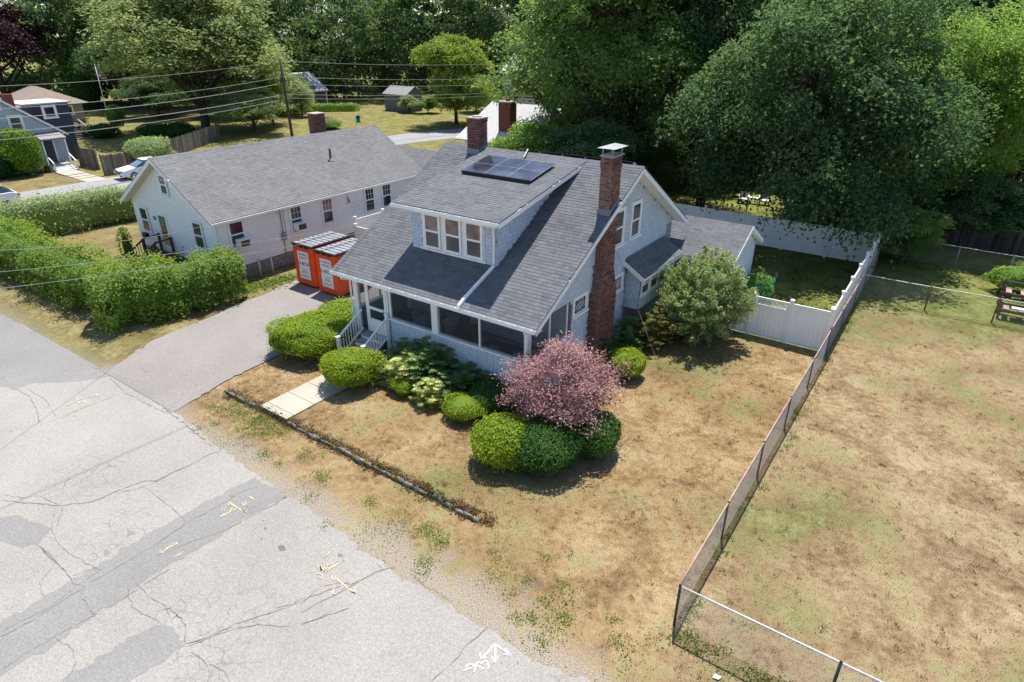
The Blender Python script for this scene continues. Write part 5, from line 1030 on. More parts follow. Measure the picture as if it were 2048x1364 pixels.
# ------------------------------------------------------------------ the white neighbour house
W = thing('white_house', (-23, 8, 0), 'long white clapboard house with grey shingle roof beyond the orange containers', 'house')
NX0, NX1, NY0, NY1, NZE, NXR, NZR = -26.95, -19.0, .86, 15.3, 3.33, -22.95, 5.97
NS = (NZR-NZE)/4.3; nru = lambda x: NZR-abs(x-NXR)*NS-.14
m = MB(); m.py([(NX0,.70),(NX1,.70),(NX1,nru(NX1)),(NXR,nru(NXR)),(NX0,nru(NX0))], NY0, NY0+.15); m.box(NX1-.15, NX1, NY0+.151, NY1, .70, nru(NX1)); m.box(NX0, NX0+.15, NY0+.151, NY1, .70, nru(NX0)); m.py([(NX0,.70),(NX1,.70),(NX1,nru(NX1)),(NXR,nru(NXR)),(NX0,nru(NX0))], NY1-.15, NY1+.001)
NW = m.build('wall', MT['greyhouse'], W)  # grey backing paints the shadow lines between the white boards
bd = []
z = .70
while z < 5.7:
    half = 4.0 if z+.06 < nru(NX1) else min(4.0, (NZR-.14-(z+.10))/NS)
    if half < .15: break
    Vt = np.array([0, .05, 1.]); Vt /= np.linalg.norm(Vt); Nt = np.cross(Ux, Vt); c = np.array([NXR+.0 if half < 3.9 else (NX0+NX1)/2, NY0-.012, z+.065]); bd.append((c, Ux, Vt, Nt, 2*half if half < 3.9 else NX1-NX0, .114, .012))
    if z+.13 < nru(NX1)+.02:
        Vt = np.array([-.05, 0, 1.]); Vt /= np.linalg.norm(Vt); Nt = np.cross(Uy, Vt); bd.append((np.array([NX1+.012, (NY0+NY1)/2, z+.065]), Uy, Vt, Nt, NY1-NY0, .114, .012))
    z += .125
lay(bd, 'clapboard', MT['siding'], NW)
# foundation of concrete blocks
m = MB(); m.box(NX0+.02, NX1-.03, NY0+.02, NY1-.02, -.2, .70); FN = m.build('foundation', MT['foundation'], W); fb = []
for i in range(3):
    zc = .02+.215*i+.1; u = NY0-(i % 2)*.2
    while u < NY1-.05:
        a, b = max(u, NY0+.02), min(u+.40, NY1-.02); u += .41
        if b-a > .06: fb.append((np.array([NX1-.02, (a+b)/2, zc]), Uy, Uz, Ux, b-a-.012, .2, .03))
lay(fb, 'block', MT['foundation'], FN)
m = MB()
for (x, y) in ((NX0, NY0-.03), (NX1-.09, NY0-.03)): m.box(x, x+.09, y-.0, y+.02, .7, nru(NX1)-.02)
for y in (NY0+.0, NY0+2.1): m.box(NX1+.018, NX1+.034, y, y+.09, .7, nru(NX1)-.02)
m.build('corner_board', MT['white'], W)
# roof
m = MB(); m.py([(NXR-4.3,NZE-.02),(NXR,NZR-.015),(NXR+4.3,NZE-.02),(NXR+4.28,NZE-.12),(NXR,NZR-.13),(NXR-4.28,NZE-.12)], .38, 15.7); NR = m.build('roof', MT['deck'], W); ns_ = []
tn = math.atan(NS); Ln = 4.3/math.cos(tn)+.03
courses((NXR+4.33, .36, NZE-.035), Uy, (-math.cos(tn),0,math.sin(tn)), 15.36, Ln, .145, .28, .019, None, .06, .35, ns_); courses((NXR-4.33, 15.72, NZE-.035), -Uy, (math.cos(tn),0,math.sin(tn)), 15.36, Ln, .145, .28, .019, None, .06, .35, ns_)
for k in range(47):
    for sg in (1, -1):
        vv = np.array([-math.cos(tn)*sg, 0, math.sin(tn)]); n_ = np.array([math.sin(tn)*sg, 0, math.cos(tn)]); ns_.append((np.array([NXR, .52+.327*k, NZR])-vv*.075+n_*.014, Uy, vv, n_, .32, .15, .012))
lay(ns_, 'shingle', MT['roof_n'], NR)
for s in (-1, 1):
    m = MB(); m.py([(NXR,NZR-.03),(NXR+s*4.34,NZE-.06),(NXR+s*4.34,NZE-.27),(NXR,NZR-.24)], .345, .379); m.build('rake_board', MT['white'], W)
    m = MB(); m.py([(NXR,NZR-.15),(NXR+s*4.26,NZE-.14),(NXR+s*4.26,NZE-.16),(NXR,NZR-.17)], .381, NY0-.02); m.build('soffit', MT['beige'], W)
    m = MB(); x = NXR+s*4.3; m.box(min(x, x-s*.3), max(x, x-s*.3), NY0-.02, 15.6, NZE-.18, NZE-.16); m.build('eave_soffit', MT['white'], W)
    m = MB(); m.box(min(x, x+s*.1), max(x, x+s*.1), .40, 15.7, NZE-.15, NZE-.05); m.build('gutter', MT['white'], W)
# windows
WN = (1,0,0); WU = (0,1,0)
window(W, (NX1+.02, 1.89, 2.40), WU, WN, .78, 1.28, 2, .08)
for yc in (5.53, 7.70, 10.97, 12.41): window(W, (NX1+.02, yc, 2.39), WU, WN, .72, 1.36, 2, .08, muntin=3, curt='white' if yc in (7.70,) else None)
aw = window(W, (NX1+.02, 9.58, 2.80), WU, WN, .78, .52, 1, .05)
m = MB(); m.prism([(NX1+.06,9.22,3.05),(NX1+.06,9.94,3.05),(NX1+.30,9.94,2.60),(NX1+.30,9.22,2.60)], (.02,0,.01)); m.build('open_sash', MT['white'], aw)
window(W, (-25.9, NY0-.025, 2.28), (1,0,0), (0,-1,0), .74, 1.32, 2, .07); window(W, (-20.65, NY0-.025, 2.28), (1,0,0), (0,-1,0), .78, 1.34, 2, .07); window(W, (-23.05, NY0-.025, 4.55), (1,0,0), (0,-1,0), .58, .95, 2, .09, muntin=3)
m = MB(); m.box(-24.62,-24.52,NY0-.06,NY0-.02,.78,2.95); m.box(-23.66,-23.56,NY0-.06,NY0-.02,.78,2.95); m.box(-24.519,-23.661,NY0-.06,NY0-.02,2.85,2.95); D = m.build('door', MT['white'], W)
MB().box(-24.519,-23.661,NY0-.045,NY0-.02,.78,2.849).build('door_leaf', MT['white'], D); MB().box(-24.40,-23.78,NY0-.052,NY0-.046,1.15,2.75).build('pane', MT['glass'], D)
m = MB()
for k in range(3): m.box(-24.25+.16*k, -24.23+.16*k, NY0-.058, NY0-.053, 2.2, 2.7)
m.build('door_grille', MT['white'], D)
MB().box(-24.85,-24.72,NY0-.12,NY0-.03,2.45,2.65).build('wall_lamp', MT['metal'], W)
# brown steps
m = MB(); m.box(-24.75,-23.45,-.05,NY0-.03,-.1,.72); NS_ = m.build('entry_steps', MT['wood'], W)
for i in range(4): MB().box(-24.75,-23.45,-.06-.28*(i+1),-.06-.28*i,-.05,.58-.17*i).build('tread', MT['wood'], NS_)
for x in (-24.72,-23.48):
    for (y, z0_, z1) in ((NY0-.12,.7,1.72),(-.1,.6,1.65),(-1.2,-.1,.98)): MB().box(x-.05,x+.05,y-.05,y+.05,z0_,z1).build('railing_post', MT['wood'], NS_)
    m = MB(); m.bar((x,NY0-.1,1.65),(x,-.1,1.62),.09,.06); m.bar((x,-.1,1.6),(x,-1.2,.93),.09,.06); m.build('handrail', MT['wood'], NS_)
    for k in range(8):
        y = -.2-1.0*k/7.5; zt = 1.6+(y+.1)*.61; MB().box(x-.018,x+.018,y-.018,y+.018,zt-.85,zt-.02).build('baluster', MT['black'], NS_)
t = thing('mailbox', (-24.78,.2,1.68), 'black mailbox on the brown railing of the white house', 'mailbox'); MB().box(-24.98,-24.60,.02,.22,1.655,1.82).build('body', MT['black'], t); m = MB(); m.tube([(-24.98,.12,1.82),(-24.60,.12,1.82)],.10,10); m.build('lid', MT['black'], t)
# air conditioners
for (yc, zc, lab) in ((1.98,1.98,'window air conditioner near the front corner of the white house'),(5.53,2.02,'window air conditioner above the orange containers')):
    t = thing('air_conditioner', (NX1+.1, yc, zc-.19), lab, 'air conditioner'); MB().box(NX1+.085,NX1+.50,yc-.29,yc+.29,zc-.19,zc+.19).build('case', MT['white'], t); MB().box(NX1+.501,NX1+.512,yc-.25,yc+.25,zc-.15,zc+.15).build('grille', MT['acg'], t)
# conduit, meter, vents
m = MB(); m.tube([(NX1+.06,4.55,3.12),(NX1+.06,4.55,.4)],.03,8); m.tube([(NX1+.05,4.75,3.1),(NX1+.05,4.75,1.6)],.012,6); m.tube([(NX1+.06,4.55,3.1),(NX1+.16,4.45,2.85),(NX1+.18,4.30,2.95),(NX1+.14,4.2,3.15)],.012,5); m.build('conduit', MT['metal'], W)
m = MB(); m.box(NX1+.03,NX1+.16,4.42,4.68,1.45,1.85); m.tube([(NX1+.16,4.55,1.62),(NX1+.24,4.55,1.62)],.09,12); m.build('electric_meter', MT['metal'], W)
m = MB(); m.tube([(-20.9,9.95,4.55),(-20.9,9.95,5.35)],.06,10); VP = m.build('vent_pipe', MT['dmetal'], W); m = MB(); m.tube([(-20.9,9.95,4.65),(-20.9,9.95,4.82)],[.2,.075],10); m.build('vent_flashing', MT['metal'], VP)
m = MB(); m.box(-24.1,-23.4,11.2,11.9,5.2,7.0); C3 = m.build('chimney', MT['mortar'], W); br = []; X0,X1,Y0,Y1 = -24.12,-23.38,11.18,11.92
for i in range(16):
    z = 5.85+h*(i+.5); brick_row(Y0, Y1, X1-.01, 'y', z, i % 2, 1); brick_row(X0, X1, Y0+.01, 'x', z, (i+1) % 2, -1); brick_row(Y0, Y1, X0+.01, 'y', z, i % 2, -1)
lay(br, 'brick', MT['brickd'], C3, 0); MB().box(X0-.04,X1+.04,Y0-.04,Y1+.04,7.0,7.06).build('chimney_crown', MT['concrete'], C3)
# rear wing of the white house
m = MB(); m.px([(15.8,-.1),(20.2,-.1),(20.2,2.9),(18.1,4.1),(15.8,2.9)], -23.5, -16.4); RW = m.build('rear_wing', MT['siding'], W)
m = MB(); m.px([(15.72,2.85),(18.1,4.28),(20.5,2.85),(20.48,2.75),(18.1,4.16),(15.74,2.75)], -23.7, -16.15); RR = m.build('wing_roof', MT['deck'], W); q_ = []; sl_ = math.atan2(1.43,2.38); courses((-23.7,15.70,2.85), Ux, (0,math.cos(sl_),math.sin(sl_)), 7.55, 2.78, .145, .28, .019, None, .06, .35, q_); lay(q_, 'shingle', MT['roof_n'], RR, 0)
# bollards
for (x, y) in ((-18.55,2.55),(-18.4,3.2)):
    m = MB(); m.tube([(0,0,-.1),(0,0,.95)],.055,10); m.tube([(0,0,.95),(0,0,.985)],[.055,.02],10); o = m.build('bollard', MT['rail'], None, True); o.location = (x, y, 0); tag(o, 'pale steel pipe bollard '+('nearer the hedge' if y < 3 else 'nearer the containers')+' below the white house meter', 'bollard', 'pipe bollards')

# ------------------------------------------------------------------ storage containers with lettering
def text_mesh(s, size):
    cu = bpy.data.curves.new('lettering', 'FONT'); cu.body = s; cu.size = size; cu.align_x = 'CENTER'; cu.align_y = 'CENTER'; cu.offset = size*.018
    o = bpy.data.objects.new('lettering', cu); C.objects.link(o); dg = bpy.context.evaluated_depsgraph_get(); me = bpy.data.meshes.new_from_object(o.evaluated_get(dg)); bpy.data.objects.remove(o); return me
def ubox(x, y, label):
    B = thing('storage_container', (x+.76, y+1.22, 0), label, 'container', 'orange storage containers on the driveway'); z0 = .035
    m = MB(); m.box(x+.06, x+1.46, y+.06, y+2.38, z0, .15); m.build('pallet_base', MT['black'], B)
    m = MB(); r = .06
    pr = [(x+r,y),(x+1.52-r,y),(x+1.52,y+r),(x+1.52,y+2.44-r),(x+1.52-r,y+2.44),(x+r,y+2.44),(x,y+2.44-r),(x,y+r)]
    m.prism([(a,b,.13) for a,b in pr], (0,0,1.99)); m.build('cover', MT['orange'], B)
    m = MB(); m.box(x-.015,x+1.535,y-.015,y+2.455,2.13,2.20); LID = m.build('lid', MT['black'], B)
    # ribbed lid sheet
    for j in range(8):
        yc = y+.17+j*.30
        for i, (a, b) in enumerate(((.08,.40),(.62,1.44))): MB().box(x+a, x+b, yc-.115, yc+.115, 2.201, 2.225).build('lid_panel', MT['metal'], LID)
        MB().box(x+.47, x+.57, yc-.07, yc+.07, 2.201, 2.25).build('lid_cleat', MT['metal'], LID)
    m = MB(); m.box(x+.42,x+.46,y+.03,y+2.40,2.201,2.24); m.box(x+.58,x+.61,y+.03,y+2.40,2.201,2.24); m.build('lid_rail', MT['metal'], LID)
    for a in (.12,.55,.98): MB().box(x+a,x+a+.3,y-.03,y-.015,2.06,2.21).build('latch', MT['black'], LID)
    sx0, sx1, sz0, sz1 = x+.36, x+1.17, .42, 1.86
    SK = MB().box(sx0, sx1, y-.006, y-.0015, sz0, sz1).build('sticker', MT['sticker'], B); cx = (sx0+sx1)/2
    def put(s, size, zc, mat, sx=1.0):
        me = text_mesh(s, size); o = link('lettering', me, MT[mat], SK); q = Matrix.Translation(Vector((cx, y-.0085, zc))-Vector(ORG[B.name]))@Matrix.Rotation(math.pi/2, 4, 'X')@Matrix.Diagonal((sx, 1, 1, 1)); o.matrix_local = q
    put('U-HAUL', .19, sz1-.15, 'ink', 1.02); put('U-BOX', .26, sz0+.80, 'ink', 1.0); put('uhaul.com', .15, sz0+.17, 'redink'); put('WE STORE', .075, sz0+.42, 'ink'); put('YOUR THINGS', .075, sz0+.34, 'ink')
    for (a, b, c_) in ((sx0+.1, sx1-.1, sz1-.30),(sx0+.08, sx1-.05, sz1-.325)): MB().box(a, b, y-.009, y-.0065, c_-.012, c_+.012).build('stripe', MT['redink'], SK)
    for s in (1, -1):
        p = [(cx-.30, sz0+.80+s*.16), (cx-.05, sz0+.80+s*.30), (cx+.30, sz0+.80+s*.20)]; m = MB()
        for q, w_ in zip(p[:-1], p[1:]): m.bar((q[0],y-.0075,q[1]),(w_[0],y-.0075,w_[1]),.003,.02)
        m.build('arrow', MT['redink'], SK)
    S2 = MB().box(x+1.5215,x+1.526,y+1.0,y+1.75,1.0,1.75).build('sticker', MT['sticker'], B)
    return B
ubox(-16.14, 3.0, 'orange storage container nearer the white house'); ubox(-14.29, 2.87, 'orange storage container nearer the blue house porch')
# ------------------------------------------------------------------ vinyl fences
VB = unit_mesh(MT['whiter'])
def vinyl(name, label, P0, P1, nb, hgt=1.83, gate=None):
    P0, P1 = np.array([*P0, 0.]), np.array([*P1, 0.]); d = P1-P0; L = np.linalg.norm(d); d /= L; n = np.array([d[1], -d[0], 0]); t = thing(name, tuple(P0), label, 'fence'); bay = L/nb
    def part(nm, c, a, b, th, par): 
        o = bpy.data.objects.new(nm, VB); C.objects.link(o); o.parent = par; q = Matrix.Identity(4); c = np.array(c)-ORG[t.name]
        for k in range(3): q[k][0] = d[k]*a; q[k][1] = n[k]*th; q[k][2] = (0,0,1)[k]*b; q[k][3] = c[k]
        o.matrix_local = q; return o
    for i in range(nb+1):
        p = P0+d*bay*i; m = MB(); m.obox(p+np.array([0,0,hgt/2+.03]), d, n, Uz, .127, .127, hgt+.2); po = m.build('post', MT['whiter'], t)
        m = MB(); q = p+np.array([0,0,hgt+.13]); m.obox(q+np.array([0,0,.02]), d, n, Uz, .165, .165, .04); m.add([q+d*a*.075+n*b*.075+np.array([0,0,.04]) for a, b in ((-1,-1),(1,-1),(1,1),(-1,1))]+[q+np.array([0,0,.09])], [(0,1,4),(1,2,4),(2,3,4),(3,0,4)]); m.build('post_cap', MT['whiter'], po)
    for i in range(nb):
        c = P0+d*bay*(i+.5); w = bay-.13; lat = gate is not None and i in gate; top = hgt-.33 if lat else hgt-.06
        m = MB(); m.obox(c+np.array([0,0,.12]), d, Uz, n, w, .14, .05); m.obox(c+np.array([0,0,hgt-.03]), d, Uz, n, w, .09, .055)
        if lat:
            m.obox(c+np.array([0,0,hgt-.34]), d, Uz, n, w, .07, .052)
            for s in (-1, 1): m.obox(c+d*s*(w/2-.05)+np.array([0,0,hgt/2]), d, Uz, n, .09, hgt-.1, .058)
        PN = m.build('panel', MT['whiter'], t); k = max(1, int(round(w/.178))); bw = w/k
        for j in range(k): part('board', c+d*(-w/2+bw*(j+.5))+np.array([0,0,.12+(top-.12)/2])+n*.001*(j % 2), bw-.007, top-.12, .022, PN)
        if lat:
            m = MB()
            for q in np.arange(-w/2+.12, w/2-.1, .11):
                for sg in (-1, 1): m.bar(c+d*(q-.09*sg*.9)+np.array([0,0,hgt-.30])+n*.004*sg, c+d*(q+.09*sg*.9)+np.array([0,0,hgt-.08])+n*.004*sg, .012, .03)
            m.build('lattice', MT['whiter'], PN)
    return t
vinyl('vinyl_fence', 'white vinyl gate section with lattice top facing the front lawn', (3.0,10.42), (7.60,10.42), 3, 1.78, (1,))
vinyl('vinyl_fence', 'white vinyl fence running back beside the chain link fence', (7.60,10.56), (7.55,23.38), 6, 1.78)
vinyl('vinyl_fence', 'white vinyl fence along the back of the yard under the maple', (7.45,23.5), (-9.5,23.5), 7, 1.78)
vinyl('vinyl_fence', 'white vinyl fence beside the white house behind the containers', (-17.9,8.75), (-17.9,13.2), 2, 1.80)
vinyl('vinyl_fence', 'short low white vinyl gate behind the orange containers', (-17.75,8.6), (-14.6,8.6), 2, 1.45)
# ------------------------------------------------------------------ chain link
def chain(name, label, P0, P1, posts, hgt=1.17, postmat='rust', railmat='rustrail', sp=.085, wr=.0030, wmat='wire', ph=0):
    P0, P1 = np.array([*P0, 0.]), np.array([*P1, 0.]); d = P1-P0; L = np.linalg.norm(d); d /= L; t = thing(name, tuple(P0), label, 'fence'); g = lambda p: float(hz(p[0], p[1]))
    for s in posts:
        p = P0+d*s; m = MB(); z = g(p); m.tube([p+np.array([0,0,z-.15]), p+np.array([0,0,z+hgt+ph+.02])], .03, 8); m.tube([p+np.array([0,0,z+hgt+ph+.02]), p+np.array([0,0,z+hgt+ph+.05])], [.034,.012], 8); m.build('post', MT[postmat], t, True)
    n = int(L/1.0); m = MB(); m.tube([P0+d*L*i/n+np.array([0,0,g(P0+d*L*i/n)+hgt]) for i in range(n+1)], .021, 8); m.build('top_rail', MT[railmat], t, True)
    V = []; F = []; b = 0; q = np.array([d[1], -d[0], 0])
    for sg in (1, -1):
        for u in np.arange(-hgt, L+hgt, sp):
            a = [u, 0.03] ; c = [u+sg*(hgt-.03)*.92, hgt-.0]
            u0, z0, u1, z1 = a[0], a[1], c[0], c[1]
            def clip(u0, z0, u1, z1):
                if u0 > u1: u0, z0, u1, z1 = u1, z1, u0, z0
                if u1 <= 0 or u0 >= L: return None
                if u0 < 0: z0 += (z1-z0)*(-u0)/(u1-u0); u0 = 0
                if u1 > L: z1 = z0+(z1-z0)*(L-u0)/(u1-u0); u1 = L
                return u0, z0, u1, z1
            r = clip(u0, z0, u1, z1)
            if r is None: continue
            A = P0+d*r[0]; A[2] = r[1]+g(A); B = P0+d*r[2]; B[2] = r[3]+g(B); D = (B-A); D /= np.linalg.norm(D)+1e-9; e = np.cross(D, q); e /= np.linalg.norm(e)+1e-9
            for E_, P_ in ((A, 0), (B, 1)):
                for k in range(3): an = 2.094*k; V.append(E_+wr*(math.cos(an)*e+math.sin(an)*q)+q*.003*sg)
            F += [(b, b+1, b+4, b+3), (b+1, b+2, b+5, b+4), (b+2, b, b+3, b+5)]; b += 6
    me = bpy.data.meshes.new('wire_mesh'); setmesh(me, np.array(V)-ORG[t.name], np.array(F)); link('wire_mesh', me, MT[wmat], t, kind='stuff'); return t
chain('chain_link_fence', 'rusty chain link fence dividing the two lawns', (7.73,-5.55), (7.73,23.3), [.0+3.19,6.33,9.39,12.64,15.7,18.8,21.9,24.9,28.0], wmat='wire')
chain('chain_link_fence', 'galvanised chain link fence along the verge with a bright top rail', (7.75,-5.55), (26,-5.55), [0,3.15,6.3,9.4,12.5,15.6], postmat='dmetal', railmat='rail')
chain('chain_link_fence', 'chain link fence with thin rusty posts across the back of the lot', (7.8,17.95), (27,17.95), [2.75,5.35,8.0,10.6,13.2,16], railmat='rail')
chain('chain_link_fence', 'farther chain link fence in front of the dark stockade', (8.3,25.5), (27,25.5), [.6,3.0,5.4,7.8,10.2,13], hgt=1.25, postmat='metal', railmat='rail')
# ------------------------------------------------------------------ wooden fences
def stockade(name, label, path, hgt, w, mat, post='wood', step=2.4, var=.05):
    t = thing(name, (*path[0], 0), label, 'fence'); um = unit_mesh(MT[mat]); R_ = random.Random(7)
    for P0, P1 in zip(path[:-1], path[1:]):
        P0, P1 = np.array([*P0, 0.]), np.array([*P1, 0.]); d = P1-P0; L = np.linalg.norm(d); d /= L; n = np.array([d[1], -d[0], 0]); k = int(L/w)
        for j in range(k):
            hh = hgt+R_.uniform(-var, var); c = P0+d*(w*(j+.5))+np.array([0,0,hh/2])-ORG[t.name]; o = bpy.data.objects.new('picket', um); C.objects.link(o); o.parent = t; q = Matrix.Identity(4)
            for a in range(3): q[a][0] = d[a]*(w-.012); q[a][1] = n[a]*.02; q[a][2] = (0,0,1)[a]*hh; q[a][3] = c[a]+n[a]*R_.uniform(-.01,.01)
            o.matrix_local = q
        s = 0
        while s <= L:
            p = P0+d*s-n*.05; MB().box(p[0]-.05, p[0]+.05, p[1]-.05, p[1]+.05, -.1, hgt+.08).build('post', MT[post], t); s += step
        for z in (.35, hgt-.35): MB().obox((P0+P1)/2+np.array([0,0,z])-n*.03, d, Uz, n, L, .08, .035).build('rail', MT[post], t)
    return t
stockade('stockade_fence', 'dark stockade fence beyond the far chain link', [(8.2,30.2),(24,30.2)], 1.55, .11, 'blackwood')
stockade('picket_fence', 'weathered grey fence in front of the flagpole lawn', [(-52.0,10.2),(-51.6,12.2),(-54.3,16.4),(-59.0,23.0),(-63.0,28.5)], 1.75, .16, 'greywood')
stockade('picket_fence', 'short weathered fence beside the blue cape house', [(-58.6,11.0),(-55.0,11.2)], 1.75, .16, 'greywood')
# ------------------------------------------------------------------ wooden rack on the lot
t = thing('wooden_rack', (14.7,19.6,0), 'weathered redwood picnic table set behind the lot fence', 'picnic table')
def pic(y0, z, wmat):
    for y in (y0, y0+.75): m = MB(); m.box(13.25, 16.1, y-.04, y+.04, z-.12, z); m.build('side_rail', MT['redwood'], t)
    for i in range(5): x = 13.45+.56*i; MB().box(x, x+.22, y0-.03, y0+.78, z+.001, z+.04).build('cross_board', MT[wmat], t)
    for x in (13.35, 14.7, 16.0):
        for y in (y0, y0+.75): MB().box(x-.045, x+.045, y-.041, y+.041, 0, z+.35 if x < 13.5 else z-.12).build('leg', MT['redwood'], t)
pic(18.75, .48, 'redwood2'); pic(20.1, .85, 'redwood2')
for y, z in ((18.75,.80),(20.85,1.2)): MB().box(13.3, 16.1, y-.03, y+.03, z-.1, z).build('top_rail', MT['redwood'], t)
t2 = thing('paver', (13.9,19.1,.52), 'white square slab resting on the redwood rack', 'slab'); MB().box(13.75,14.35,18.85,19.35,.522,.57).build('slab', MT['sticker'], t2)
# adirondack chairs
def adk(x, y, rz, label):
    t = thing('garden_chair', (x, y, 0), label, 'chair', 'garden chairs behind the back fence'); o = np.array([x, y, 0])
    m = MB(); m.obox(o+np.array([0,-.05,.36]), Ux, Uy, Uz, .55, .55, .05); m.build('seat', MT['white'], t)
    m = MB(); V_ = np.array([0,.35,.94]); V_ /= np.linalg.norm(V_)
    for k in range(5): m.obox(o+np.array([-.24+.12*k,.32,.72-.04*abs(k-2)]), Ux, V_, np.cross(Ux, V_), .11, .85-.08*abs(k-2), .02)
    m.build('backrest', MT['wicker'], t)
    for s in (-1, 1):
        m = MB(); m.obox(o+np.array([s*.36,-.02,.58]), Ux, Uy, Uz, .14, .72, .03); m.build('armrest', MT['white'], t)
        for yy in (-.33,.28): MB().box(x+s*.33-.03, x+s*.33+.03, y+yy-.04, y+yy+.04, 0, .56).build('leg', MT['wood'], t)
    t.rotation_euler = (0, 0, rz)
    return t
adk(-1.3,34.0,.2,'pale adirondack chair farther from the maple trunk'); adk(-2.75,33.6,.2,'pale adirondack chair closer to the maple trunk')
t = thing('garden_table', (-2.05,33.9,0), 'small white table between the two garden chairs', 'table'); MB().box(-2.35,-1.75,33.7,34.1,.42,.46).build('tabletop', MT['white'], t)
for x in (-2.3,-1.82):
    for y in (33.73,34.03): MB().box(x,x+.04,y,y+.04,0,.42).build('leg', MT['white'], t)
# green wrapped shrub, white dog figure
t = thing('netted_shrub', (3.75,14.6,0), 'green bush wrapped in netting beside the rear wing', 'shrub'); link('foliage', mound(97, (.6,.55), 1.35, .12, 900, .2), MT['lf_light'], t)
m = MB()
for z in (.15,.5,.85,1.1):
    m.tube([(3.75+.66*math.cos(a), 14.6+.62*math.sin(a), z) for a in np.linspace(0, 2*math.pi, 17)], .022, 5, False)
for a in np.linspace(0, 2*math.pi, 13)[:-1]: m.tube([(3.75+.66*math.cos(a), 14.6+.62*math.sin(a), 0), (3.75+.66*math.cos(a), 14.6+.62*math.sin(a), 1.15)], .02, 5)
m.build('netting', MT['green'], t)
t = thing('lawn_statue', (3.68,18.3,0), 'small white statue on the shaded back lawn', 'statue'); m = MB(); m.tube([(3.68,18.3,-.03),(3.68,18.3,.06)],.13,10); m.build('base', MT['concrete'], t); m = MB(); m.tube([(3.68,18.36,.06),(3.68,18.32,.2),(3.68,18.26,.30)],[.11,.085,.05],8); m.tube([(3.68,18.30,.33),(3.68,18.22,.34),(3.68,18.14,.31)],[.045,.06,.025],8); m.tube([(3.65,18.29,.37),(3.64,18.29,.43)],[.02,.006],5); m.tube([(3.71,18.29,.37),(3.72,18.29,.43)],[.02,.006],5); m.tube([(3.63,18.2,.05),(3.63,18.24,.2)],.025,6); m.tube([(3.73,18.2,.05),(3.73,18.24,.2)],.025,6); m.build('figure', MT['concrete'], t, True); t.scale = (.75,.75,.75)
t = thing('litter', (8.95,-6.25,-.09), 'scrap of white litter in the grass by the verge fence', 'litter'); o = MB().add([(8.88,-6.3,-.05),(9.0,-6.28,-.04),(9.03,-6.2,-.03),(8.9,-6.2,-.02)], [(0,1,2,3)]).build('paper', MT['sticker'], t)
# ------------------------------------------------------------------ utility poles and wires
def pole(x, y, hgt, label, lean=0):
    t = thing('utility_pole', (x, y, 0), label, 'pole'); m = MB(); m.tube([(x,y,-.2),(x-lean*.5,y,hgt*.5),(x-lean,y,hgt)], [.17,.14,.11], 10); m.build('shaft', MT['bark'], t, True); m = MB(); m.box(x-.5,x-.1,y-.2,y+.2,hgt-2.4,hgt-1.7); m.build('bracket', MT['dmetal'], t); return t
pole(-50.2, 29.1, 8.95, 'brown utility pole rising behind the white house roof', .25)
pole(-10, -14.3, 8.2, 'utility pole on the near side of the road')
pole(-46, -12.5, 9.0, 'utility pole at the road junction')
pole(-34, 78, 9.0, 'utility pole behind the yellow green maple')
def cable(name, A, B, sag, label, r=.014, mat='wire'):
    A, B = np.array(A, float), np.array(B, float); o = A.copy(); m = MB(); n = 16
    m.tube([(A+(B-A)*i/n-np.array([0,0,4*sag*(i/n)*(1-i/n)]))-o for i in range(n+1)], r, 5); q = m.build(name, MT[mat]); q.location = o; tag(q, label, 'cable', 'overhead cables'); return q
for i, (za, zb, s, r) in enumerate(((8.75,8.8,.8,.016),(7.4,7.3,.9,.02),(6.7,6.7,.9,.028),(5.7,5.6,.8,.03),(5.2,5.1,.8,.03))):
    cable('overhead_cable', (-46,-12.4,za), (-50.3,29,zb), s, ['topmost','second','third','fourth','lowest'][i]+' cable strung along the side street left of the pole' if False else ['topmost','second','third','fourth','lowest'][i]+' cable strung in front of the oak and flagpole', r)
for i, (za, zb) in enumerate(((8.8,8.8),(7.3,7.0),(6.6,6.2),(5.6,5.2),(5.2,4.9))):
    cable('overhead_cable', (-50.3,29.2,za), (-34,78,zb), .9, ['topmost','second','third','fourth','lowest'][i]+' cable strung from the pole towards the yellow green maple', .02)
cable('service_cable', (-10,-14.2,7.5), (-18.8,.5,3.25), .5, 'service cable dropping to the corner of the white house', .008)
cable('service_cable', (-10,-14.2,6.6), (-8.33,7,4.6), .5, 'service cable passing over the road to the blue house', .008)
cable('service_cable', (-10,-14.2,6.1), (-8.33,7.6,4.3), .5, 'lower service cable crossing to the blue house', .008)
cable('service_cable', (-50.2,29.1,6.0), (-78,56,3.2), .4, 'cable dropping to the brown shingled house', .016)
# ------------------------------------------------------------------ far houses
def simple_gable(t, x0, x1, y0, y1, ze, zr, axis, wall, roof, over=.35, name='wall'):
    m = MB()
    if axis == 'x': yc = (y0+y1)/2; m.px([(y0,-.1),(y1,-.1),(y1,ze),(yc,zr-.1),(y0,ze)], x0, x1)
    else: xc = (x0+x1)/2; m.py([(x0,-.1),(x1,-.1),(x1,ze),(xc,zr-.1),(x0,ze)], y0, y1)
    w = m.build('wall', MT[wall], t); m = MB(); s = (zr-ze)/((y1-y0)/2 if axis == 'x' else (x1-x0)/2); e = over*s
    if axis == 'x': m.px([(y0-over,ze-e),(yc,zr+.0),(y1+over,ze-e),(y1+over,ze-e+.14),(yc,zr+.14),(y0-over,ze-e+.14)], x0-over, x1+over)
    else: m.py([(x0-over,ze-e),(xc,zr+.0),(x1+over,ze-e),(x1+over,ze-e+.14),(xc,zr+.14),(x0-over,ze-e+.14)], y0-over, y1+over)
    r = m.build('roof', MT[roof], t); return w, r
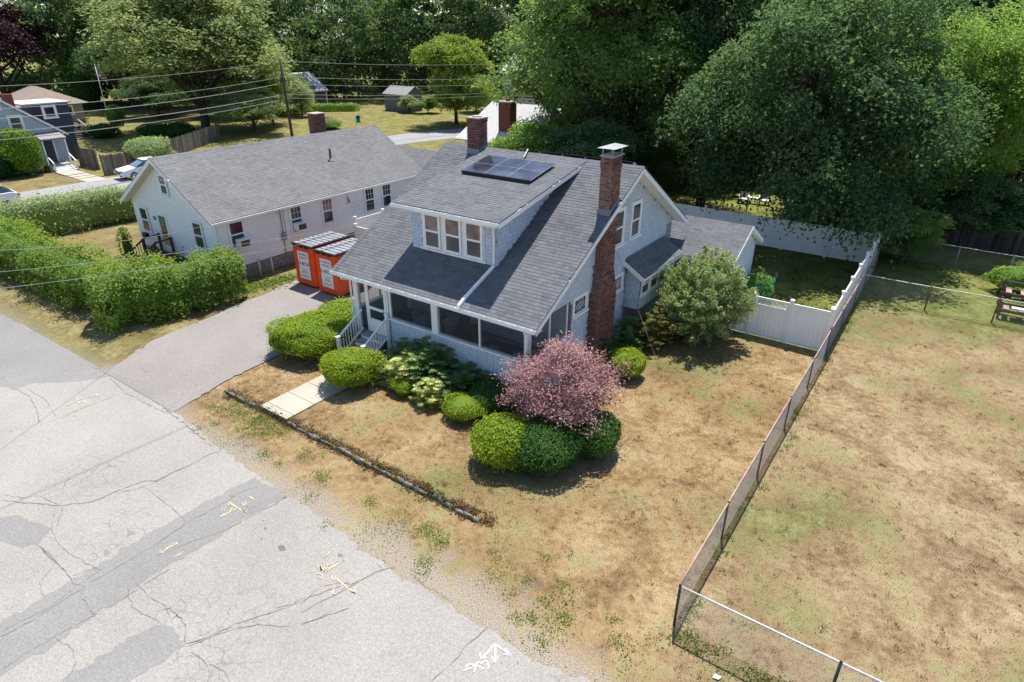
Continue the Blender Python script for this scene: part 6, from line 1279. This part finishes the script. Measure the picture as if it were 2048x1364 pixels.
# blue cape
t = thing('cape_house', (-63,6.5,0), 'pale blue cape house with white porch and dark blue door', 'house')
simple_gable(t, -68, -59, 1.6, 10.5, 3.0, 6.35, 'x', 'slate', 'midroof', .25)
bd = []; z = .3
while z < 6.0:
    yh = 8.9 if z < 2.95 else 8.9*(1-(z-2.95)/3.3)
    if yh < .3: break
    Vt = np.array([-.10,0,1.]); Vt /= np.linalg.norm(Vt); bd.append((np.array([-58.985,6.05,z]), Uy, Vt, np.cross(Uy, Vt), yh-.05, .19, .012)); z += .175
lay(bd, 'clapboard', MT['slate'], t)
for s in (-1, 1): m = MB(); m.px([(6.05,6.50),(6.05+s*4.75,3.0),(6.05+s*4.75,2.8),(6.05,6.28)], -58.74, -58.70); m.build('rake_board', MT['white'], t)
window(t, (-58.97,7.05,4.2), WU, WN, .85, 1.15, 2, .16); window(t, (-58.97,4.5,1.7), WU, WN, .9, 1.3, 2, .16); MB().box(-58.99,-58.93,5.8,6.3,5.35,5.75).build('gable_vent', MT['white'], t)
m = MB(); m.box(-58.97,-58.9,8.45,9.5,.6,2.8); DC = m.build('door', MT['white'], t); MB().box(-58.9,-58.88,8.58,9.37,.6,2.65).build('door_leaf', MT['bluedoor'], DC)
m = MB(); m.prism([(-58.97,8.0,3.25),(-57.5,8.0,2.85),(-57.5,8.0,2.72),(-58.97,8.0,3.1)], (0,2.1,0)); m.build('porch_roof', MT['midroof'], t)
for y in (8.1,9.95): MB().box(-57.7,-57.58,y-.06,y+.06,.5,2.75).build('porch_post', MT['white'], t)
m = MB(); m.box(-58.96,-57.4,8.05,10.0,-.1,.55); PS = m.build('porch_steps', MT['concrete'], t)
for i in range(3): MB().box(-57.4+.3*i,-57.1+.3*i,8.2,9.9,-.1,.42-.15*i).build('tread', MT['white'], PS)
for y in (8.12,9.96): m = MB(); m.bar((-57.6,y,1.4),(-56.5,y,.85),.07,.09); m.box(-56.56,-56.44,y-.05,y+.05,-.05,.9); m.build('handrail', MT['white'], PS)
m = MB(); m.box(-66.9,-62.5,10.5,13.0,3.0,5.3); m.build('dormer', MT['navy'], t); m = MB(); m.box(-67,-62.3,9.0,13.2,5.3,5.42); m.build('dormer_roof', MT['paleroof'], t); window(t, (-62.49,11.2,4.6), WU, WN, .9, .9, 1, .18); MB().box(-66.9,-62.6,10.5,12.9,-.1,2.99).build('rear_wall', MT['navy'], t)
MB().box(-63.2,-62.5,7.9,8.6,5.0,6.35).build('chimney', MT['brickfar'], t)
# deck with steps
t = thing('wooden_deck', (-76,19,0), 'dark wooden deck with steps and pale handrails behind the blue cape', 'deck')
MB().box(-84,-78,15.5,21,.9,1.15).build('platform', MT['wood'], t)
for i in range(6): MB().box(-78+.4*i,-77.6+.4*i,17.6,19.6,-.05,.95-.16*i).build('tread', MT['greywood'], t)
for y in (17.5,19.7): m = MB(); m.bar((-78.2,y,2.0),(-75.5,y,.95),.16,.1); m.box(-75.6,-75.4,y-.08,y+.08,0,1.0); m.box(-78.3,-78.1,y-.08,y+.08,0,2.05); m.build('handrail', MT['redwood2'], t)
for y0, y1 in ((15.5,17.5),(19.7,21)):
    m = MB(); m.box(-78.1,-77.98,y0,y1,1.95,2.05); m.box(-78.1,-78.0,y0,y1,1.25,1.33); m.build('railing', MT['greywood'], t)
    for k in range(int((y1-y0)/.2)): MB().box(-78.07,-78.02,y0+.2*k,y0+.2*k+.05,1.33,1.95).build('baluster', MT['greywood'], t)
# brown hip-roofed house
t = thing('hip_roof_house', (-95.5,22.5,0), 'low house with brown hip roof behind the blue cape', 'house'); MB().box(-99.5,-91.8,18.6,26.2,-.1,2.7).build('wall', MT['greyhouse'], t)
m = MB(); m.add([(-100.2,17.9,2.6),(-91.1,17.9,2.6),(-91.1,26.9,2.6),(-100.2,26.9,2.6),(-96.4,22.3,4.75),(-95.0,22.5,4.75)], [(3,2,1,0),(0,1,5,4),(1,2,5),(2,3,4,5),(3,0,4)]); m.build('roof', MT['brownroof'], t); window(t, (-91.8,24.2,1.7), WU, WN, 1.2, 1.0, 1, .15)
# brown shingled house with panels
t = thing('shingled_house', (-82,58,0), 'brown shingled house with solar panels across the street', 'house'); cw = np.array([-80.2,58.9,0]); simple_gable(t, -88, -80.0, 48.0, 59.0, 2.75, 5.2, 'y', 'brownhouse', 'paleroof', .3)
window(t, (-79.99,55.6,1.55), WU, WN, 1.0, 1.35, 2, .2); MB().box(-80.0,-79.93,58.85,59.02,0,2.72).build('corner_board', MT['white'], t)
t2 = thing('solar_array', (-84,54,4), 'dark solar panels on the brown shingled house roof', 'solar panels'); sv = math.atan2(2.45,4.0); Vv = np.array([-math.cos(sv),0,math.sin(sv)]); Nn = np.array([math.sin(sv),0,math.cos(sv)])
for i in range(4):
    for j in range(2): m = MB(); m.obox(np.array([-80.0,51.2+1.75*i,2.75])+Vv*(1.25+2.0*j)+Nn*.3, Uy, Vv, Nn, 1.62, 1.86, .05); m.build('module', MT['panel'], t2)
# shed
t = thing('garden_shed', (-66.7,63,0), 'blue grey garden shed with a low gable roof at the wood edge', 'shed'); simple_gable(t, -69.1, -64.3, 61.6, 65.2, 2.55, 3.55, 'x', 'shed', 'midroof', .25)
for i in range(10): MB().box(-69.05+.48*i,-69.02+.48*i,61.57,61.6,0,2.5).build('batten', MT['shed'], t)
# pale-roofed ranch with chimney
t = thing('ranch_house', (-26,37,0), 'low house with pale roof and brick chimney behind the blue house', 'house')
m = MB(); m.px([(32.6,-.1),(42.4,-.1),(42.4,2.9),(37.6,5.2),(32.6,2.9)], -29.0, -20.5); m.build('wall', MT['siding'], t); m = MB(); m.px([(31.8,2.62),(37.6,5.42),(43.4,2.62),(43.4,2.50),(37.6,5.28),(31.8,2.50)], -29.5, -20.2); RR2 = m.build('roof', MT['paleroof'], t)
for s in (-1, 1): m = MB(); m.px([(37.6,5.36),(37.6+s*5.85,2.56),(37.6+s*5.85,2.40),(37.6,5.18)], -29.56, -29.5); m.build('rake_board', MT['white'], t)
MB().box(-25.6,-24.3,33.4,34.4,2.5,5.9).build('chimney', MT['brickfar'], t); MB().box(-25.65,-24.25,33.35,34.45,5.9,6.0).build('chimney_crown', MT['concrete'], t); m = MB(); m.tube([(-24.9,33.9,6.0),(-24.9,33.9,6.25)],.2,10); m.build('flue', MT['brickfar'], t)
# cream two storey house
t = thing('cream_house', (-51,78,0), 'cream two storey house half hidden behind trees', 'house'); simple_gable(t, -56, -44, 76, 84, 5.6, 8.2, 'x', 'beige', 'paleroof', .4)
MB().box(-55,-47,75.2,75.99,2.6,5.4).build('overhang', MT['beige'], t)
for x in (-53.2,-49.0): window(t, (x,75.99,1.5), (1,0,0), (0,-1,0), 1.0, 1.1, 2, .15); window(t, (x,75.19,4.1), (1,0,0), (0,-1,0), 1.0, 1.2, 2, .15)
# flag, sign, statue
t = thing('flagpole', (-77.9,23.1,0), 'tall white flagpole on the lawn with a striped flag', 'flagpole'); m = MB(); m.tube([(-77.9,23.1,0),(-77.9,23.1,7.8)],[.06,.035],8); m.build('shaft', MT['white'], t, True); m = MB(); m.tube([(-77.9,23.1,7.8),(-77.9,23.1,7.86),(-77.9,23.1,7.95)],[.05,.08,.02],8); m.build('finial', MT['white'], t, True)
V = []; F = []
for i in range(8):
    for j in range(5): u = i/7; V.append((-77.9+.15*math.sin(u*5)+.25*u, 23.16+.85*u, 7.6-1.15*j/4-.75*u*u-.25*u))
for i in range(7):
    for j in range(4): F.append((i*5+j, i*5+j+1, (i+1)*5+j+1, (i+1)*5+j))
me = bpy.data.meshes.new('flag'); me.from_pydata([tuple(np.array(p)-ORG[t.name]) for p in V], [], F); me.update(); link('flag', me, MT['flagm'], t)
t = thing('yard_sign', (-59.4,46.9,0), 'small green and white sign board on the lawn across the street', 'sign'); MB().box(-59.45,-59.35,46.45,46.55,0,1.2).build('post', MT['white'], t); MB().box(-59.45,-59.35,47.2,47.3,0,1.2).build('post', MT['white'], t); MB().box(-59.42,-59.37,46.55,47.2,.25,1.15).build('board', MT['green'], t); m = MB(); m.tube([(-59.42,46.875,1.15),(-59.37,46.875,1.15)],.34,16); m.build('arched_top', MT['white'], t)
t = thing('lawn_statue', (-75,47.9,0), 'small pale statue on the lawn by the clipped low hedge', 'statue'); m = MB(); m.tube([(-75,47.9,0),(-75,47.9,.3),(-75,47.9,.32),(-75,47.9,.7),(-75,47.9,.85)],[.14,.12,.22,.14,.08],10); m.build('figure', MT['concrete'], t, True)
cwk = thing('concrete_walk', (-53,8.5,0), 'stepped pale walk leading up to the blue cape porch', 'walkway')
for i, (x0, x1, z) in enumerate(((-56.4,-54.3,.10),(-54.2,-53.2,.07),(-53.1,-52.2,.05),(-52.1,-50.2,.03))): MB().box(x0,x1,8.0-.0*i,9.6,-.05,z).build('slab', MT['concrete'], cwk)
# ------------------------------------------------------------------ cars
def wheel(t, x, y, r, s, ang):
    m = MB(); D = np.array([math.cos(ang), math.sin(ang), 0]); 
    w = MB(); w.tube([np.array([x,y,r])-D*.11, np.array([x,y,r])-D*.08, np.array([x,y,r])+D*.08, np.array([x,y,r])+D*.11], [r*.9,r,r,r*.9], 20); o = w.build('wheel', MT['tyre'], t, True)
    w = MB(); c = np.array([x,y,r])+D*s*.112; w.tube([c, c+D*s*.012], [r*.66,r*.60], 18); w.build('rim', MT['metal'], o)
def car(name, loc, rz, prof, roof, wid, label, wheels, win, mat='carpaint', lamps=()):
    """prof: (y, z) outline of the body side; roof: greenhouse outline; built along +y then turned"""
    t = thing(name, (0,0,0), label, 'car'); m = MB()
    def shell(out, w0, w1, zsplit, mat_, nm, inset=.08):
        n = len(out); V = []
        for sx in (-1, 1):
            for (y, z) in out: V.append((sx*(w0/2-(inset if z < .35 else 0)-max(0, (z-zsplit))*(w0-w1)/2/max(.1, (max(q[1] for q in out)-zsplit))), y, z))
        # ring of inner vertices to round the shoulders
        F = [tuple(range(n)), tuple(range(2*n-1, n-1, -1))]+[(i, n+i, n+(i+1) % n, (i+1) % n) for i in range(n)]
        b = MB(); b.add(V, F); o = b.build(nm, mat_, t)
        bv = o.modifiers.new('edge', 'BEVEL'); bv.width = .05; bv.segments = 3; bv.limit_method = 'ANGLE'; return o
    shell(prof, wid, wid-.14, .55, MT[mat], 'body'); 
    shell(roof, wid-.16, wid-.55, .9, MT['glassb'], 'windows', 0)
    top = [(y, z) for y, z in roof if z > max(q[1] for q in roof)-.12]; y0, y1 = min(q[0] for q in top), max(q[0] for q in top); zt = max(q[1] for q in roof)
    b = MB(); b.box(-(wid-.52)/2, (wid-.52)/2, y0-.05, y1+.05, zt-.03, zt+.035); o = b.build('roof', MT[mat], t); bv = o.modifiers.new('edge', 'BEVEL'); bv.width = .03; bv.segments = 2
    for yc in wheels:
        for s in (-1, 1): wheel(t, s*(wid/2-.12), yc, .34, s, 0)
    for (nm, x, y, z, a, b_, c_, mm) in lamps:
        for s in ((-1, 1) if x else (0,)): q = MB(); q.box(s*x-a/2, s*x+a/2, y-b_/2, y+b_/2, z-c_/2, z+c_/2); q.build(nm, MT[mm], t)
    t.location = loc; t.rotation_euler = (0, 0, rz); return t
SED = [(-2.38,.38),(-2.40,.62),(-2.25,.80),(-1.2,.98),(1.5,1.0),(2.30,.95),(2.42,.70),(2.40,.40),(1.9,.24),(-1.9,.24)]
SEDR = [(-1.25,.93),(-.35,1.40),(.10,1.47),(.75,1.45),(1.75,.98),(1.6,.90),(-1.1,.90)]
SUV = [(-2.33,.40),(-2.36,.80),(-2.15,.98),(-1.1,1.10),(1.9,1.14),(2.28,1.08),(2.38,.75),(2.34,.45),(1.9,.28),(-1.9,.28)]
SUVR = [(-1.2,1.05),(-.45,1.55),(.1,1.64),(1.45,1.60),(2.15,1.12),(1.9,1.03),(-1.0,1.03)]
car('sedan', (-48.8,12.4,.012), -.12, SED, SEDR, 1.86, 'white sedan parked by the weathered fence across the side street', (-1.42,1.42), None, lamps=(('headlight',.68,-2.30,.72,.40,.20,.12,'glassb'),('grille',0,-2.40,.60,1.0,.05,.26,'black'),('bumper_vent',.62,-2.40,.36,.38,.05,.10,'black')))
car('hatchback', (-46.3,-.9,.012), 3.05+math.pi, SUV, SUVR, 1.84, 'white car with red tail lamp parked at the side street', (-1.36,1.40), None, lamps=(('tail_lamp',.74,2.30,.92,.30,.16,.11,'redlamp'),('bumper_trim',.55,2.37,.48,.5,.05,.12,'black')))
car('dark_car', (-53.8,70.5,.012), .7, SUV, SUVR, 1.84, 'dark car parked in the driveway by the cream house', (-1.36,1.40), None, 'black')
